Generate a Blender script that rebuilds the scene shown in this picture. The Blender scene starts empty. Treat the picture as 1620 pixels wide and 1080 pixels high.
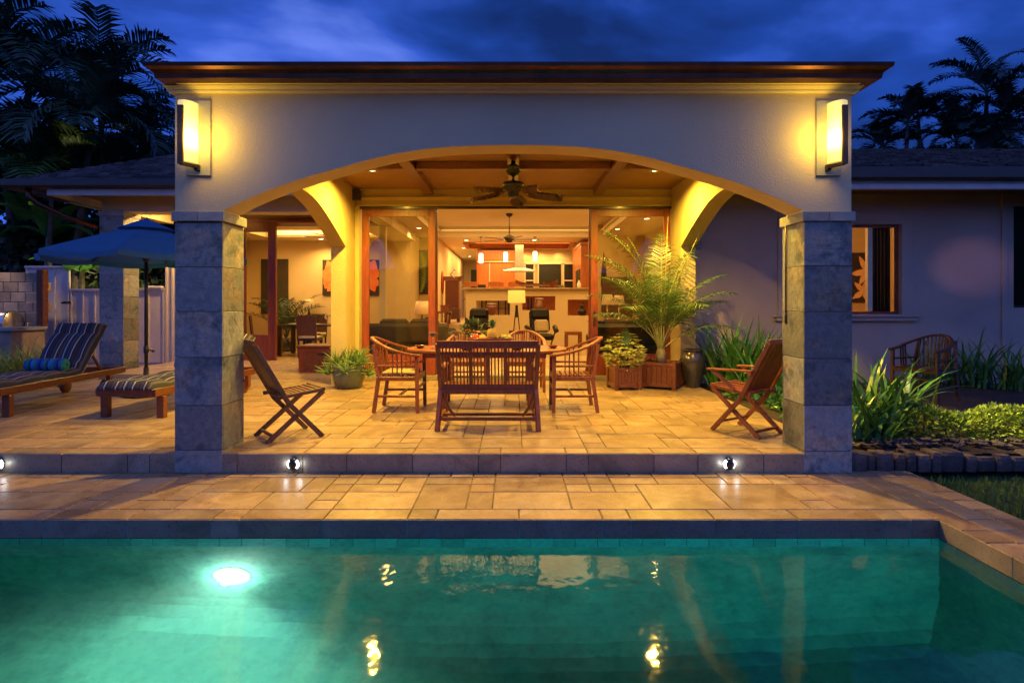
EXPO=0.12
WBUMP=.24; WABS=.42; WSCAT=.05; E_POOL_FILL=760
SCON=1.35; SCONL=10; E_PORCH=720; E_PORCH2=560; E_INT=85; E_AREA=225; E_STEP=.16; E_POOL=85; E_LANAI=380
import bpy, bmesh, math, random
from mathutils import Vector, Matrix, Euler, noise
R=math.radians; PI=math.pi
rnd=random.Random(7)
S=bpy.context.scene; COL=S.collection
def P(px,py,D): return Vector(((px-812)/900*D, D, 1.3+(482-py)/900*D))
# ---------------------------------------------------------------- mesh builder
class MB:
    def __init__(s): s.v=[]; s.f=[]; s.t=[]; s.cur=0.5; s.sm=[]; s.smooth=False
    def add(s,vs,fs):
        n=len(s.v); s.v+= [tuple(v) for v in vs]
        for f in fs: s.f.append(tuple(i+n for i in f)); s.t.append(s.cur); s.sm.append(s.smooth)
        return s
    def box(s,x0,x1,y0,y1,z0,z1,ch=0.0):
        if ch<=0:
            vs=[(x0,y0,z0),(x1,y0,z0),(x1,y1,z0),(x0,y1,z0),(x0,y0,z1),(x1,y0,z1),(x1,y1,z1),(x0,y1,z1)]
            return s.add(vs,[(0,3,2,1),(4,5,6,7),(0,1,5,4),(1,2,6,5),(2,3,7,6),(3,0,4,7)])
        m=Matrix.Translation(((x0+x1)/2,(y0+y1)/2,(z0+z1)/2)); return s.cbox(m,x1-x0,y1-y0,z1-z0,ch)
    def cbox(s,m,a,b,c,ch=0.004):
        # chamfered box, centred, transformed by m
        ch=min(ch,a*.45,b*.45,c*.45); vs=[]; idx={}
        for i,sx in enumerate((-1,1)):
            for j,sy in enumerate((-1,1)):
                for k,sz in enumerate((-1,1)):
                    for ax in range(3):
                        d=[a/2-ch,b/2-ch,c/2-ch]; d[ax]+=ch
                        idx[(i,j,k,ax)]=len(vs); vs.append(m@Vector((sx*d[0],sy*d[1],sz*d[2])))
        fs=[]
        def q(*k): fs.append(tuple(idx[x] for x in k))
        for i in (0,1):
            q((i,0,0,0),(i,1,0,0),(i,1,1,0),(i,0,1,0)); q((0,i,0,1),(1,i,0,1),(1,i,1,1),(0,i,1,1)); q((0,0,i,2),(1,0,i,2),(1,1,i,2),(0,1,i,2))
        for i in (0,1):
            for j in (0,1):
                q((i,j,0,0),(i,j,1,0),(i,j,1,1),(i,j,0,1)); q((i,0,j,0),(i,1,j,0),(i,1,j,2),(i,0,j,2)); q((0,i,j,1),(1,i,j,1),(1,i,j,2),(0,i,j,2))
                for k in (0,1): q((i,j,k,0),(i,j,k,1),(i,j,k,2))
        return s.add(vs,fs)
    def bar(s,a,b,w,h,up=(0,0,1),ch=0.003):
        a=Vector(a); b=Vector(b); d=b-a; L=d.length
        if L<1e-6: return s
        z=d/L; u=Vector(up); x=u.cross(z)
        if x.length<1e-4: x=Vector((1,0,0)).cross(z)
        x.normalize(); y=z.cross(x)
        m=Matrix(((x.x,y.x,z.x,0),(x.y,y.y,z.y,0),(x.z,y.z,z.z,0),(0,0,0,1))); m.translation=(a+b)/2
        return s.cbox(m,w,h,L,ch)
    def tube(s,pts,r,n=8,cap=True):
        pts=[Vector(p) for p in pts]; m=len(pts)
        rs=r if isinstance(r,(list,tuple)) else [r]*m
        vs=[]; prev=None
        for i,p in enumerate(pts):
            d=(pts[min(i+1,m-1)]-pts[max(i-1,0)]).normalized()
            if prev is None:
                x=d.cross(Vector((0,0,1)))
                if x.length<.05: x=d.cross(Vector((0,1,0)))
            else: x=prev-d*prev.dot(d)
            x.normalize(); prev=x; y=d.cross(x)
            for k in range(n):
                a=2*PI*k/n; vs.append(p+(x*math.cos(a)+y*math.sin(a))*rs[i])
        fs=[]
        for i in range(m-1):
            for k in range(n):
                k2=(k+1)%n; fs.append((i*n+k,i*n+k2,(i+1)*n+k2,(i+1)*n+k))
        if cap: fs.append(tuple(range(n-1,-1,-1))); fs.append(tuple((m-1)*n+k for k in range(n)))
        sm=s.smooth; s.smooth=True; s.add(vs,fs); s.smooth=sm; return s
    def lathe(s,prof,c=(0,0,0),n=20,sx=1,sy=1):
        vs=[]; m=len(prof)
        for r,z in prof:
            for k in range(n):
                a=2*PI*k/n; vs.append((c[0]+r*math.cos(a)*sx,c[1]+r*math.sin(a)*sy,c[2]+z))
        fs=[]
        for i in range(m-1):
            for k in range(n):
                k2=(k+1)%n; fs.append((i*n+k,i*n+k2,(i+1)*n+k2,(i+1)*n+k))
        if prof[0][0]>1e-5: fs.append(tuple(range(n-1,-1,-1)))
        if prof[-1][0]>1e-5: fs.append(tuple((m-1)*n+k for k in range(n)))
        sm=s.smooth; s.smooth=True; s.add(vs,fs); s.smooth=sm; return s
    def ball(s,c,rx,ry=None,rz=None,n=12,m=8):
        ry=ry or rx; rz=rz or rx
        pr=[(math.sin(PI*i/m)*1.0,-math.cos(PI*i/m)*rz) for i in range(m+1)]
        pr[0]=(1e-6,-rz); pr[-1]=(1e-6,rz)
        return s.lathe(pr,c,n,rx,ry)
    def prism(s,poly,y0,y1,axis='y'):
        # poly: list of (u,z); extruded along axis
        n=len(poly)
        def mk(u,w,z): return (u,w,z) if axis=='y' else ((w,u,z) if axis=='x' else (u,z,w))
        vs=[mk(u,y0,z) for u,z in poly]+[mk(u,y1,z) for u,z in poly]
        fs=[tuple(range(n)),tuple(range(2*n-1,n-1,-1))]+[(i,i+n,(i+1)%n+n,(i+1)%n) for i in range(n)]
        return s.add(vs,fs)
    def arch(s,us,zs,ztop,w0,w1,axis='x'):
        # wall above a curve: u runs along axis, thickness w0..w1
        n=len(us)
        def mk(u,w,z): return (u,w,z) if axis=='x' else (w,u,z)
        vs=[]
        for u,z in zip(us,zs): vs+=[mk(u,w0,z),mk(u,w1,z),mk(u,w0,ztop),mk(u,w1,ztop)]
        fs=[]
        for i in range(n-1):
            a=4*i; b=a+4
            fs+=[(a,b,b+2,a+2),(a+1,a+3,b+3,b+1),(a,a+1,b+1,b),(a+2,b+2,b+3,a+3)]
        fs+=[(0,2,3,1),(4*n-4,4*n-3,4*n-1,4*n-2)]
        return s.add(vs,fs)
    def strip(s,pts,ws,side,fold=0.0):
        # a leaf: ribbon through pts with half widths ws, sideways dir
        side=Vector(side); vs=[]; n=len(pts)
        for p,w in zip(pts,ws):
            p=Vector(p); vs+=[p-side*w,p+side*w]
        fs=[(2*i,2*i+1,2*i+3,2*i+2) for i in range(n-1)]
        return s.add(vs,fs)
    def leaf(s,base,d,nrm,L,W):
        base=Vector(base); d=Vector(d).normalized(); sd=d.cross(Vector(nrm))
        if sd.length<1e-3: sd=d.cross(Vector((.3,.5,.8)))
        sd.normalize(); up=sd.cross(d)
        return s.add([base,base+d*L*.45+sd*W-up*L*.03,base+d*L,base+d*L*.45-sd*W-up*L*.03],[(0,1,2,3)])
    def xf(s,m,i0=0):
        s.v=s.v[:i0]+[tuple(m@Vector(v)) for v in s.v[i0:]]; return s
    def build(s,name,mat,parent=None,world=False,smooth=None,bevel=0):
        vs=s.v
        if world and parent is not None:
            root=parent
            mi=wm(parent).inverted(); vs=[tuple(mi@Vector(v)) for v in vs]
        me=bpy.data.meshes.new(name); me.from_pydata(vs,[],s.f); me.validate(clean_customdata=False)
        if len(me.polygons)==len(s.t):
            at=me.attributes.new('tint','FLOAT','FACE'); at.data.foreach_set('value',s.t)
            me.polygons.foreach_set('use_smooth',[bool(smooth) if smooth is not None else a for a in s.sm])
        bm=bmesh.new(); bm.from_mesh(me); bmesh.ops.recalc_face_normals(bm,faces=bm.faces); bm.to_mesh(me); bm.free()
        me.materials.append(mat); me.update()
        o=bpy.data.objects.new(name,me); COL.objects.link(o)
        if parent is not None: o.parent=parent
        return o
def wm(o):
    m=Matrix.LocRotScale(o.location,o.rotation_euler,o.scale)
    return (wm(o.parent)@m) if o.parent else m
def tag(o,label,cat,group=None,kind=None):
    if label: o['label']=label
    if cat: o['category']=cat
    if group: o['group']=group
    if kind: o['kind']=kind
    return o
def struct(o,kind='structure'): o['kind']=kind; return o
def thing(name,label,cat,loc=(0,0,0),rz=0,group=None):
    o=bpy.data.objects.new(name,None); COL.objects.link(o); o.empty_display_size=.1
    o.location=loc; o.rotation_euler=(0,0,rz); return tag(o,label,cat,group)
def kids(o): return [c for c in bpy.data.objects if c.parent==o]
def copytree(o,parent=None):
    c=o.copy(); COL.objects.link(c)
    if parent is not None: c.parent=parent
    for k in kids(o): copytree(k,c)
    return c
def dup(o,loc,rz,label,group=None,scale=None):
    c=copytree(o); c.location=loc; c.rotation_euler=(0,0,rz); c['label']=label
    if group: c['group']=group
    if scale: c.scale=(scale,)*3
    return c
# ---------------------------------------------------------------- materials
def nt(name):
    m=bpy.data.materials.new(name); m.use_nodes=True; t=m.node_tree; t.nodes.clear()
    out=t.nodes.new('ShaderNodeOutputMaterial'); b=t.nodes.new('ShaderNodeBsdfPrincipled')
    t.links.new(b.outputs[0],out.inputs[0]); return m,t,b,out
def c4(c): return (c[0],c[1],c[2],1)
def N(t,ty,**kw):
    n=t.nodes.new(ty)
    for k,v in kw.items():
        if k in n.inputs: n.inputs[k].default_value=v
        else: setattr(n,k,v)
    return n
def coords(t,scale=(1,1,1)):
    tc=N(t,'ShaderNodeTexCoord'); mp=N(t,'ShaderNodeMapping'); mp.inputs['Scale'].default_value=scale
    t.links.new(tc.outputs['Object'],mp.inputs[0]); return mp.outputs[0]
def ramp(t,fac,stops,interp='LINEAR'):
    r=N(t,'ShaderNodeValToRGB'); r.color_ramp.interpolation=interp
    e=r.color_ramp.elements
    while len(e)<len(stops): e.new(.5)
    for i,(p,c) in enumerate(stops): e[i].position=p; e[i].color=c4(c)
    t.links.new(fac,r.inputs[0]); return r.outputs[0]
def mixc(t,fac,a,b,mode='MIX'):
    m=N(t,'ShaderNodeMix',data_type='RGBA',blend_type=mode)
    for s_,v in ((0,fac),(6,a),(7,b)):
        if isinstance(v,(int,float)): m.inputs[s_].default_value=v
        elif isinstance(v,tuple): m.inputs[s_].default_value=c4(v)
        else: t.links.new(v,m.inputs[s_])
    return m.outputs[2]
def noise_(t,vec,scale,detail=5,rough=.55,dist=0):
    n=N(t,'ShaderNodeTexNoise'); n.inputs['Scale'].default_value=scale; n.inputs['Detail'].default_value=detail
    n.inputs['Roughness'].default_value=rough; n.inputs['Distortion'].default_value=dist; t.links.new(vec,n.inputs['Vector']); return n.outputs[0]
def bump(t,b,h,strength,dist=.01):
    n=N(t,'ShaderNodeBump'); n.inputs['Strength'].default_value=strength; n.inputs['Distance'].default_value=dist
    t.links.new(h,n.inputs['Height']); t.links.new(n.outputs[0],b.inputs['Normal']); return n
def mat(name,c,c2=None,rough=.6,scale=3,bs=0,bscale=60,stretch=(1,1,1),tint=0,metal=0,spec=.5,coat=0,rvar=0,detail=5,bd=.004,trans=None):
    m,t,b,out=nt(name); v=coords(t,stretch)
    col=None
    c2=c2 or tuple(x*.75 for x in c)
    n=noise_(t,v,scale,detail); col=ramp(t,n,[(.32,c),(.7,c2)])
    if tint:
        a=N(t,'ShaderNodeAttribute',attribute_name='tint',attribute_type='GEOMETRY')
        mr=N(t,'ShaderNodeMapRange'); mr.inputs[3].default_value=1-tint; mr.inputs[4].default_value=1+tint
        t.links.new(a.outputs['Fac'],mr.inputs[0]); vm=N(t,'ShaderNodeVectorMath',operation='SCALE')
        t.links.new(col,vm.inputs[0]); t.links.new(mr.outputs[0],vm.inputs['Scale']); col=vm.outputs[0]
    t.links.new(col,b.inputs['Base Color']); b.inputs['Roughness'].default_value=rough
    if rvar:
        mr=N(t,'ShaderNodeMapRange'); mr.inputs[3].default_value=rough-rvar; mr.inputs[4].default_value=rough+rvar
        n2=noise_(t,v,scale*2.3,4); t.links.new(n2,mr.inputs[0]); t.links.new(mr.outputs[0],b.inputs['Roughness'])
    b.inputs['Metallic'].default_value=metal; b.inputs['Specular IOR Level'].default_value=spec
    if coat: b.inputs['Coat Weight'].default_value=coat; b.inputs['Coat Roughness'].default_value=.12
    if bs: bump(t,b,noise_(t,v,bscale,4),bs,bd)
    if trans: # translucent leaf
        tr=N(t,'ShaderNodeBsdfTranslucent'); t.links.new(col,tr.inputs[0]); mx=N(t,'ShaderNodeMixShader'); mx.inputs[0].default_value=trans
        t.links.new(b.outputs[0],mx.inputs[1]); t.links.new(tr.outputs[0],mx.inputs[2]); t.links.new(mx.outputs[0],out.inputs[0])
    return m
def emis(name,c,s,c2=None,zr=None):
    m,t,b,out=nt(name); b.inputs['Base Color'].default_value=c4((.8,.75,.6)); b.inputs['Roughness'].default_value=.4
    b.inputs['Emission Color'].default_value=c4(c); b.inputs['Emission Strength'].default_value=s
    return m
M={}
# stone paving: travertine, sealed and a little glossy
def travertine(name,a,b_,c,rough):
    m,t,b,out=nt(name); v=coords(t)
    at=N(t,'ShaderNodeAttribute',attribute_name='tint',attribute_type='GEOMETRY')
    wv=N(t,'ShaderNodeVectorMath',operation='ADD'); cmb=N(t,'ShaderNodeCombineXYZ')
    ml=N(t,'ShaderNodeMath',operation='MULTIPLY'); ml.inputs[1].default_value=37.0; t.links.new(at.outputs['Fac'],ml.inputs[0])
    t.links.new(ml.outputs[0],cmb.inputs[0]); t.links.new(ml.outputs[0],cmb.inputs[2]); t.links.new(v,wv.inputs[0]); t.links.new(cmb.outputs[0],wv.inputs[1])
    n1=noise_(t,wv.outputs[0],2.6,7,.62,1.2); n2=noise_(t,wv.outputs[0],17,5,.6,.6); n3=noise_(t,wv.outputs[0],60,3)
    col=ramp(t,n1,[(.30,a),(.52,b_),(.72,c)])
    col=mixc(t,.35,col,ramp(t,n2,[(.35,c),(.62,a)]),'MULTIPLY')
    mr=N(t,'ShaderNodeMapRange'); mr.inputs[3].default_value=.82; mr.inputs[4].default_value=1.15
    t.links.new(at.outputs['Fac'],mr.inputs[0]); vm=N(t,'ShaderNodeVectorMath',operation='SCALE'); t.links.new(col,vm.inputs[0]); t.links.new(mr.outputs[0],vm.inputs['Scale'])
    pit=ramp(t,n3,[(.34,(.35,.30,.25)),(.42,(1,1,1))]); col=mixc(t,.6,vm.outputs[0],pit,'MULTIPLY'); n5=noise_(t,wv.outputs[0],.9,3); col=mixc(t,ramp(t,n5,[(.45,(0,0,0)),(.62,(.55,.55,.55))]),col,mixc(t,1.0,col,(.85,.98,1.15),'MULTIPLY'))
    t.links.new(col,b.inputs['Base Color'])
    r=N(t,'ShaderNodeMapRange'); r.inputs[3].default_value=rough-.1; r.inputs[4].default_value=rough+.16; t.links.new(n2,r.inputs[0]); t.links.new(r.outputs[0],b.inputs['Roughness'])
    bump(t,b,n2,.25,.004); return m
M['trav']=travertine('travertine',(.58,.43,.26),(.44,.30,.165),(.28,.175,.09),.30)
M['cope']=travertine('coping_stone',(.42,.35,.25),(.33,.27,.19),(.20,.165,.12),.5)
M['grout']=mat('grout',(.26,.19,.12),(.16,.115,.075),.85,20)
# slate cladding
m,t,b,out=nt('slate'); v=coords(t)
at=N(t,'ShaderNodeAttribute',attribute_name='tint',attribute_type='GEOMETRY')
cmb=N(t,'ShaderNodeCombineXYZ'); ml=N(t,'ShaderNodeMath',operation='MULTIPLY'); ml.inputs[1].default_value=53.; t.links.new(at.outputs['Fac'],ml.inputs[0]); t.links.new(ml.outputs[0],cmb.inputs[0]); t.links.new(ml.outputs[0],cmb.inputs[1])
av=N(t,'ShaderNodeVectorMath',operation='ADD'); t.links.new(v,av.inputs[0]); t.links.new(cmb.outputs[0],av.inputs[1])
n1=noise_(t,av.outputs[0],3.6,10,.74,.25); n4=noise_(t,av.outputs[0],2.1,8,.7,.4); n2=noise_(t,av.outputs[0],16,8,.75,.2)
col=ramp(t,n1,[(.34,(.06,.075,.08)),(.44,(.15,.175,.18)),(.50,(.26,.275,.26)),(.57,(.20,.22,.215)),(.68,(.38,.35,.28))])
col=mixc(t,.45,col,ramp(t,n2,[(.36,(.35,.36,.38)),(.6,(1,1,1))]),'MULTIPLY')
col=mixc(t,ramp(t,n4,[(.52,(0,0,0)),(.62,(.55,.55,.55))]),col,ramp(t,n2,[(.38,(.20,.12,.06)),(.6,(.50,.37,.22))]))
mr=N(t,'ShaderNodeMapRange'); mr.inputs[3].default_value=.68; mr.inputs[4].default_value=1.4; t.links.new(at.outputs['Fac'],mr.inputs[0])
vm=N(t,'ShaderNodeVectorMath',operation='SCALE'); t.links.new(col,vm.inputs[0]); t.links.new(mr.outputs[0],vm.inputs['Scale']); t.links.new(vm.outputs[0],b.inputs['Base Color'])
b.inputs['Roughness'].default_value=.42; bump(t,b,n1,.8,.03); M['slate']=m
M['slate_trim']=mat('slate_trim',(.30,.31,.30),(.19,.20,.20),.5,6,.5,25,bd=.01,tint=.12)
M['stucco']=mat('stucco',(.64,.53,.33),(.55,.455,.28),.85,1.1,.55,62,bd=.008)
M['stucco_porch_shade']=mat('porch_stucco_shaded',(.50,.39,.17),(.45,.34,.14),.85,1.5,.9,62,bd=.010)  # darker, yellower copy of stucco: dim warm porch light put into the colour
M['stucco_int']=mat('painted_plaster',(.64,.49,.28),(.60,.45,.25),.8,2,.15,60)
M['stucco_wing']=mat('wing_stucco',(.44,.34,.29),(.35,.265,.225),.85,.8,.6,42,bd=.01)
M['cream']=mat('cream_trim',(.70,.60,.42),(.64,.54,.37),.6,3)
M['white_trim']=mat('white_trim',(.50,.48,.48),(.42,.40,.40),.6,4)
M['copper']=mat('copper_gutter',(.12,.04,.022),(.06,.022,.014),.32,6,.1,40,metal=.7)
M['gutter_dark']=mat('dark_gutter',(.05,.035,.03),(.035,.025,.02),.4,6)
M['door_wood']=mat('mahogany',(.25,.050,.014),(.14,.027,.008),.38,5,.08,70,stretch=(6,6,1),coat=.12)
M['beam_wood']=mat('beam_wood',(.17,.055,.018),(.10,.032,.011),.3,4,.08,60,stretch=(7,1,7),coat=.3)
M['teak']=mat('teak',(.27,.085,.030),(.15,.044,.016),.32,6,.15,80,stretch=(7,3,2),coat=.08,spec=.35,tint=.25)
M['teak_dark']=mat('weathered_teak',(.13,.055,.03),(.07,.028,.016),.5,6,.25,80,stretch=(3,7,3),tint=.25)
M['teak_red']=mat('red_teak',(.165,.048,.018),(.095,.027,.011),.4,5,.15,80,stretch=(3,3,6),tint=.2)
M['dark_wood']=mat('dark_wood',(.035,.016,.010),(.02,.009,.006),.3,5,coat=.3)
M['cab_wood']=mat('cherry_wood',(.52,.16,.045),(.42,.12,.03),.35,4,stretch=(5,5,1),coat=.3)
M['int_floor']=mat('interior_floor',(.55,.40,.22),(.45,.31,.16),.25,2.5,rvar=.08)
M['ceil_int']=mat('interior_ceiling',(.78,.68,.50),(.74,.64,.46),.8,2)
M['black_metal']=mat('black_metal',(.02,.017,.015),(.012,.01,.01),.4,8,metal=.3)
M['bronze']=mat('bronze',(.09,.06,.04),(.05,.035,.025),.38,8,metal=.7)
M['pewter']=mat('pewter_plate',(.42,.41,.28),(.34,.33,.22),.38,5,metal=.15,rvar=.08)
M['black_leather']=mat('black_leather',(.009,.006,.004),(.005,.004,.003),.38,9,.3,40,spec=.2)
M['sofa']=mat('olive_fabric',(.055,.040,.022),(.035,.025,.015),.9,6,.3,90)
M['cush_cream']=mat('cream_cloth',(.62,.54,.40),(.5,.43,.3),.85,8,.3,60)
M['tan_cloth']=mat('tan_cloth',(.42,.31,.16),(.34,.24,.12),.85,14,.3,60)
m,t,b,out=nt('pool_lens'); tc=N(t,'ShaderNodeTexCoord'); ln=N(t,'ShaderNodeVectorMath',operation='LENGTH'); t.links.new(tc.outputs['Object'],ln.inputs[0])
mr=N(t,'ShaderNodeMapRange',interpolation_type='SMOOTHSTEP'); mr.inputs[1].default_value=.03; mr.inputs[2].default_value=.150; mr.inputs[3].default_value=3.6; mr.inputs[4].default_value=.75; t.links.new(ln.outputs['Value'],mr.inputs[0]); t.links.new(mr.outputs[0],b.inputs['Emission Strength']); b.inputs['Emission Color'].default_value=(1,1,.86,1); M['pool_lens']=m
M['soil']=mat('soil',(.05,.03,.02),(.025,.016,.012),.95,14,1,30,bd=.03)
M['bedrock']=mat('border_stone',(.13,.09,.075),(.055,.042,.045),.8,5,.8,20,bd=.02,tint=.3)
M['lawn']=mat('lawn',(.05,.10,.022),(.03,.06,.014),.95,9,1,60,bd=.03)
M['grass']=mat('grass_blades',(.08,.16,.03),(.045,.10,.02),.7,9,tint=.3)
M['palm_dark']=mat('palm_leaf',(.05,.085,.045),(.03,.055,.03),.45,3,tint=.4,trans=.12)
M['palm_far']=mat('far_palm_leaf',(.035,.06,.045),(.02,.036,.028),.6,3,tint=.4)
M['palm_pot']=mat('potted_palm_leaf',(.065,.13,.035),(.035,.075,.02),.4,5,tint=.35,trans=.2)
M['rachis']=mat('palm_stalk',(.26,.26,.09),(.19,.19,.07),.5,8)
M['aloe']=mat('aloe_leaf',(.17,.28,.07),(.09,.17,.05),.4,12,tint=.3)
M['strap']=mat('strap_leaf',(.085,.24,.05),(.045,.14,.035),.35,6,tint=.35,trans=.15)
M['variegated']=mat('variegated_leaf',(.62,.56,.16),(.24,.30,.06),.45,28,tint=.35,trans=.15)
M['hedge']=mat('hedge_leaf',(.40,.50,.05),(.13,.22,.03),.5,7,tint=.4,trans=.2)
M['hedge_dark']=mat('bush_leaf',(.03,.05,.02),(.016,.03,.012),.6,7,tint=.4)
M['banana']=mat('banana_leaf',(.12,.30,.05),(.06,.18,.035),.35,4,tint=.2,trans=.3)
M['grassy']=mat('fountain_grass',(.28,.38,.07),(.15,.24,.05),.5,6,tint=.35,trans=.15)
M['trunk']=mat('palm_trunk',(.10,.08,.06),(.05,.04,.03),.9,8,.8,20,bd=.02)
M['trunk_lit']=mat('ringed_trunk',(.20,.17,.12),(.12,.10,.07),.85,8,.6,20,bd=.01,stretch=(1,1,5))
M['fence']=mat('painted_fence',(.60,.54,.52),(.54,.48,.47),.7,3,.2,30)
M['umb']=mat('umbrella_cloth',(.035,.17,.34),(.03,.14,.30),.8,4,.2,80,trans=.25)
M['umb_frame']=mat('umbrella_frame',(.03,.022,.018),(.02,.015,.012),.4,8)
M['glaze_dark']=mat('dark_glaze',(.035,.032,.035),(.06,.05,.045),.2,6,rvar=.06,coat=.4)
M['glaze_blue']=mat('blue_green_glaze',(.05,.075,.07),(.10,.10,.08),.3,9,coat=.3)
M['silver']=mat('steel',(.55,.52,.48),(.45,.43,.4),.25,5,metal=.9)
M['white_cer']=mat('white_ceramic',(.75,.72,.66),(.68,.64,.58),.3,6)
M['red']=mat('red_skin',(.50,.03,.02),(.38,.05,.02),.3,5); M['orange']=mat('orange_skin',(.7,.36,.06),(.6,.28,.04),.45,9,.3,60)
M['purple']=mat('grape_skin',(.03,.018,.05),(.05,.02,.04),.3,9); M['yellowgreen']=mat('green_fruit',(.38,.33,.08),(.3,.25,.06),.4,9)
M['pine_body']=mat('pineapple_skin',(.42,.25,.06),(.18,.12,.03),.6,55,1,55,bd=.01); M['pine_leaf']=mat('pineapple_leaf',(.10,.22,.17),(.07,.15,.11),.45,9,tint=.3)
M['bowl']=mat('turned_wood',(.20,.06,.03),(.12,.03,.015),.25,6,coat=.5)
M['canvas']=mat('dark_canvas',(.02,.018,.015),(.05,.03,.015),.7,5)
M['petal']=mat('orange_petal_paint',(.78,.13,.03),(.85,.28,.08),.6,7); M['petal2']=mat('peach_petal_paint',(.92,.72,.48),(.85,.40,.18),.6,9)
M['leafpaint']=mat('green_leaf_paint',(.55,.80,.06),(.35,.62,.05),.6,6)
M['stonewall']=mat('grill_stone',(.34,.25,.18),(.20,.15,.11),.75,4,.5,14,bd=.02,tint=.25)
M['teak_shade']=mat('shaded_teak',(.07,.025,.012),(.04,.014,.008),.5,6,.2,80,tint=.25)  # darker teak copy: garden armchair's shade put into colour; reused on fan blades
M['rug']=mat('door_mat',(.11,.05,.03),(.07,.03,.02),.95,20,.5,90)
M['dark_room']=mat('dark_recess',(.012,.010,.010),(.02,.015,.012),.5,3)  # near-black in place of unlit rooms behind openings; bolster buttons use it too
M['lens_dark']=mat('dark_plastic',(.015,.015,.018),(.01,.01,.01),.3,9)
# woven mat ceiling
m,t,b,out=nt('woven_mat'); v=coords(t,(34,34,34)); ck=N(t,'ShaderNodeTexBrick'); t.links.new(v,ck.inputs['Vector'])
ck.inputs['Scale'].default_value=1.0; ck.inputs['Color1'].default_value=c4((.54,.29,.09)); ck.inputs['Color2'].default_value=c4((.42,.21,.065)); ck.inputs['Mortar'].default_value=c4((.13,.07,.025)); ck.inputs['Mortar Size'].default_value=.06
n=noise_(t,coords(t),5,5); col=mixc(t,.5,ck.outputs[0],ramp(t,n,[(.3,(.6,.55,.5)),(.7,(1,1,1))]),'MULTIPLY'); t.links.new(col,b.inputs['Base Color']); b.inputs['Roughness'].default_value=.6
bump(t,b,ck.outputs[0],.2,.003); M['mat']=m
# shingles
m,t,b,out=nt('shingles'); tc=N(t,'ShaderNodeTexCoord'); ck=N(t,'ShaderNodeTexBrick'); mp=N(t,'ShaderNodeMapping'); mp.inputs['Scale'].default_value=(1,1,1); t.links.new(tc.outputs['Object'],mp.inputs[0]); t.links.new(mp.outputs[0],ck.inputs['Vector'])
ck.inputs['Scale'].default_value=1; ck.inputs['Brick Width'].default_value=.30; ck.inputs['Row Height'].default_value=.14; ck.inputs['Mortar Size'].default_value=.008
ck.inputs['Color1'].default_value=c4((.10,.075,.07)); ck.inputs['Color2'].default_value=c4((.045,.032,.03)); ck.inputs['Mortar'].default_value=c4((.01,.008,.008))
n=noise_(t,mp.outputs[0],2.2,6,.7); col=mixc(t,.7,ck.outputs[0],ramp(t,n,[(.3,(.45,.4,.4)),(.7,(1,1,1))]),'MULTIPLY'); t.links.new(col,b.inputs['Base Color']); b.inputs['Roughness'].default_value=.8
bump(t,b,ck.outputs[0],1.0,.03); M['shingle']=m
M['shingle2']=mat('roof_shingle',(.11,.08,.075),(.05,.036,.034),.8,12,.5,40,tint=.55,spec=.2)
# board and batten etc share fence. glass pane: thin sheet
def glass(name,tintc=(.92,.93,.90),rough=0.0,ior=1.5):
    m,t,b,out=nt(name); t.nodes.remove(b)
    tr=N(t,'ShaderNodeBsdfTransparent'); tr.inputs[0].default_value=c4(tintc); gl=N(t,'ShaderNodeBsdfGlossy'); gl.inputs['Roughness'].default_value=rough
    fr=N(t,'ShaderNodeFresnel'); fr.inputs[0].default_value=ior; ml=N(t,'ShaderNodeMath',operation='MULTIPLY'); ml.inputs[1].default_value=2.0; t.links.new(fr.outputs[0],ml.inputs[0])
    mx=N(t,'ShaderNodeMixShader'); t.links.new(ml.outputs[0],mx.inputs[0]); t.links.new(tr.outputs[0],mx.inputs[1]); t.links.new(gl.outputs[0],mx.inputs[2]); t.links.new(mx.outputs[0],out.inputs[0]); return m
M['glass']=glass('window_glass',(.70,.66,.52)); M['clear']=glass('clear_glass',(.95,.95,.95),0,1.35)
# striped cushion
def stripes(name,stops,axis='X',period=.62):
    m,t,b,out=nt(name); tc=N(t,'ShaderNodeTexCoord'); sp=N(t,'ShaderNodeSeparateXYZ'); t.links.new(tc.outputs['Object'],sp.inputs[0])
    ma=N(t,'ShaderNodeMath',operation='MULTIPLY_ADD'); ma.inputs[1].default_value=1/period; ma.inputs[2].default_value=10.5; t.links.new(sp.outputs[axis],ma.inputs[0])
    fr=N(t,'ShaderNodeMath',operation='FRACT'); t.links.new(ma.outputs[0],fr.inputs[0]); col=ramp(t,fr.outputs[0],stops,'CONSTANT')
    n=noise_(t,tc.outputs['Object'],90,2); col=mixc(t,.3,col,ramp(t,n,[(.3,(.6,.6,.6)),(.7,(1,1,1))]),'MULTIPLY'); t.links.new(col,b.inputs['Base Color']); b.inputs['Roughness'].default_value=.9
    bump(t,b,n,.3,.003); return m
nb=(.02,.022,.035); br=(.05,.026,.022); wh=(.40,.40,.42); gy=(.08,.08,.10); bl=(.03,.06,.14)
M['stripe']=stripes('striped_cushion',[(0,nb),(.08,bl),(.12,br),(.2,wh),(.24,nb),(.30,br),(.36,gy),(.42,nb),(.5,wh),(.54,gy),(.58,nb),(.66,bl),(.72,br),(.80,wh),(.84,nb),(.92,br)],'X',.34)
M['bolster']=stripes('striped_bolster',[(0,(.01,.22,.16)),(.14,(.02,.05,.35)),(.3,(.01,.02,.08)),(.4,(.02,.10,.38)),(.55,(.01,.2,.18)),(.7,(.01,.03,.12)),(.82,(.03,.2,.5))],'X',.22)
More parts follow.
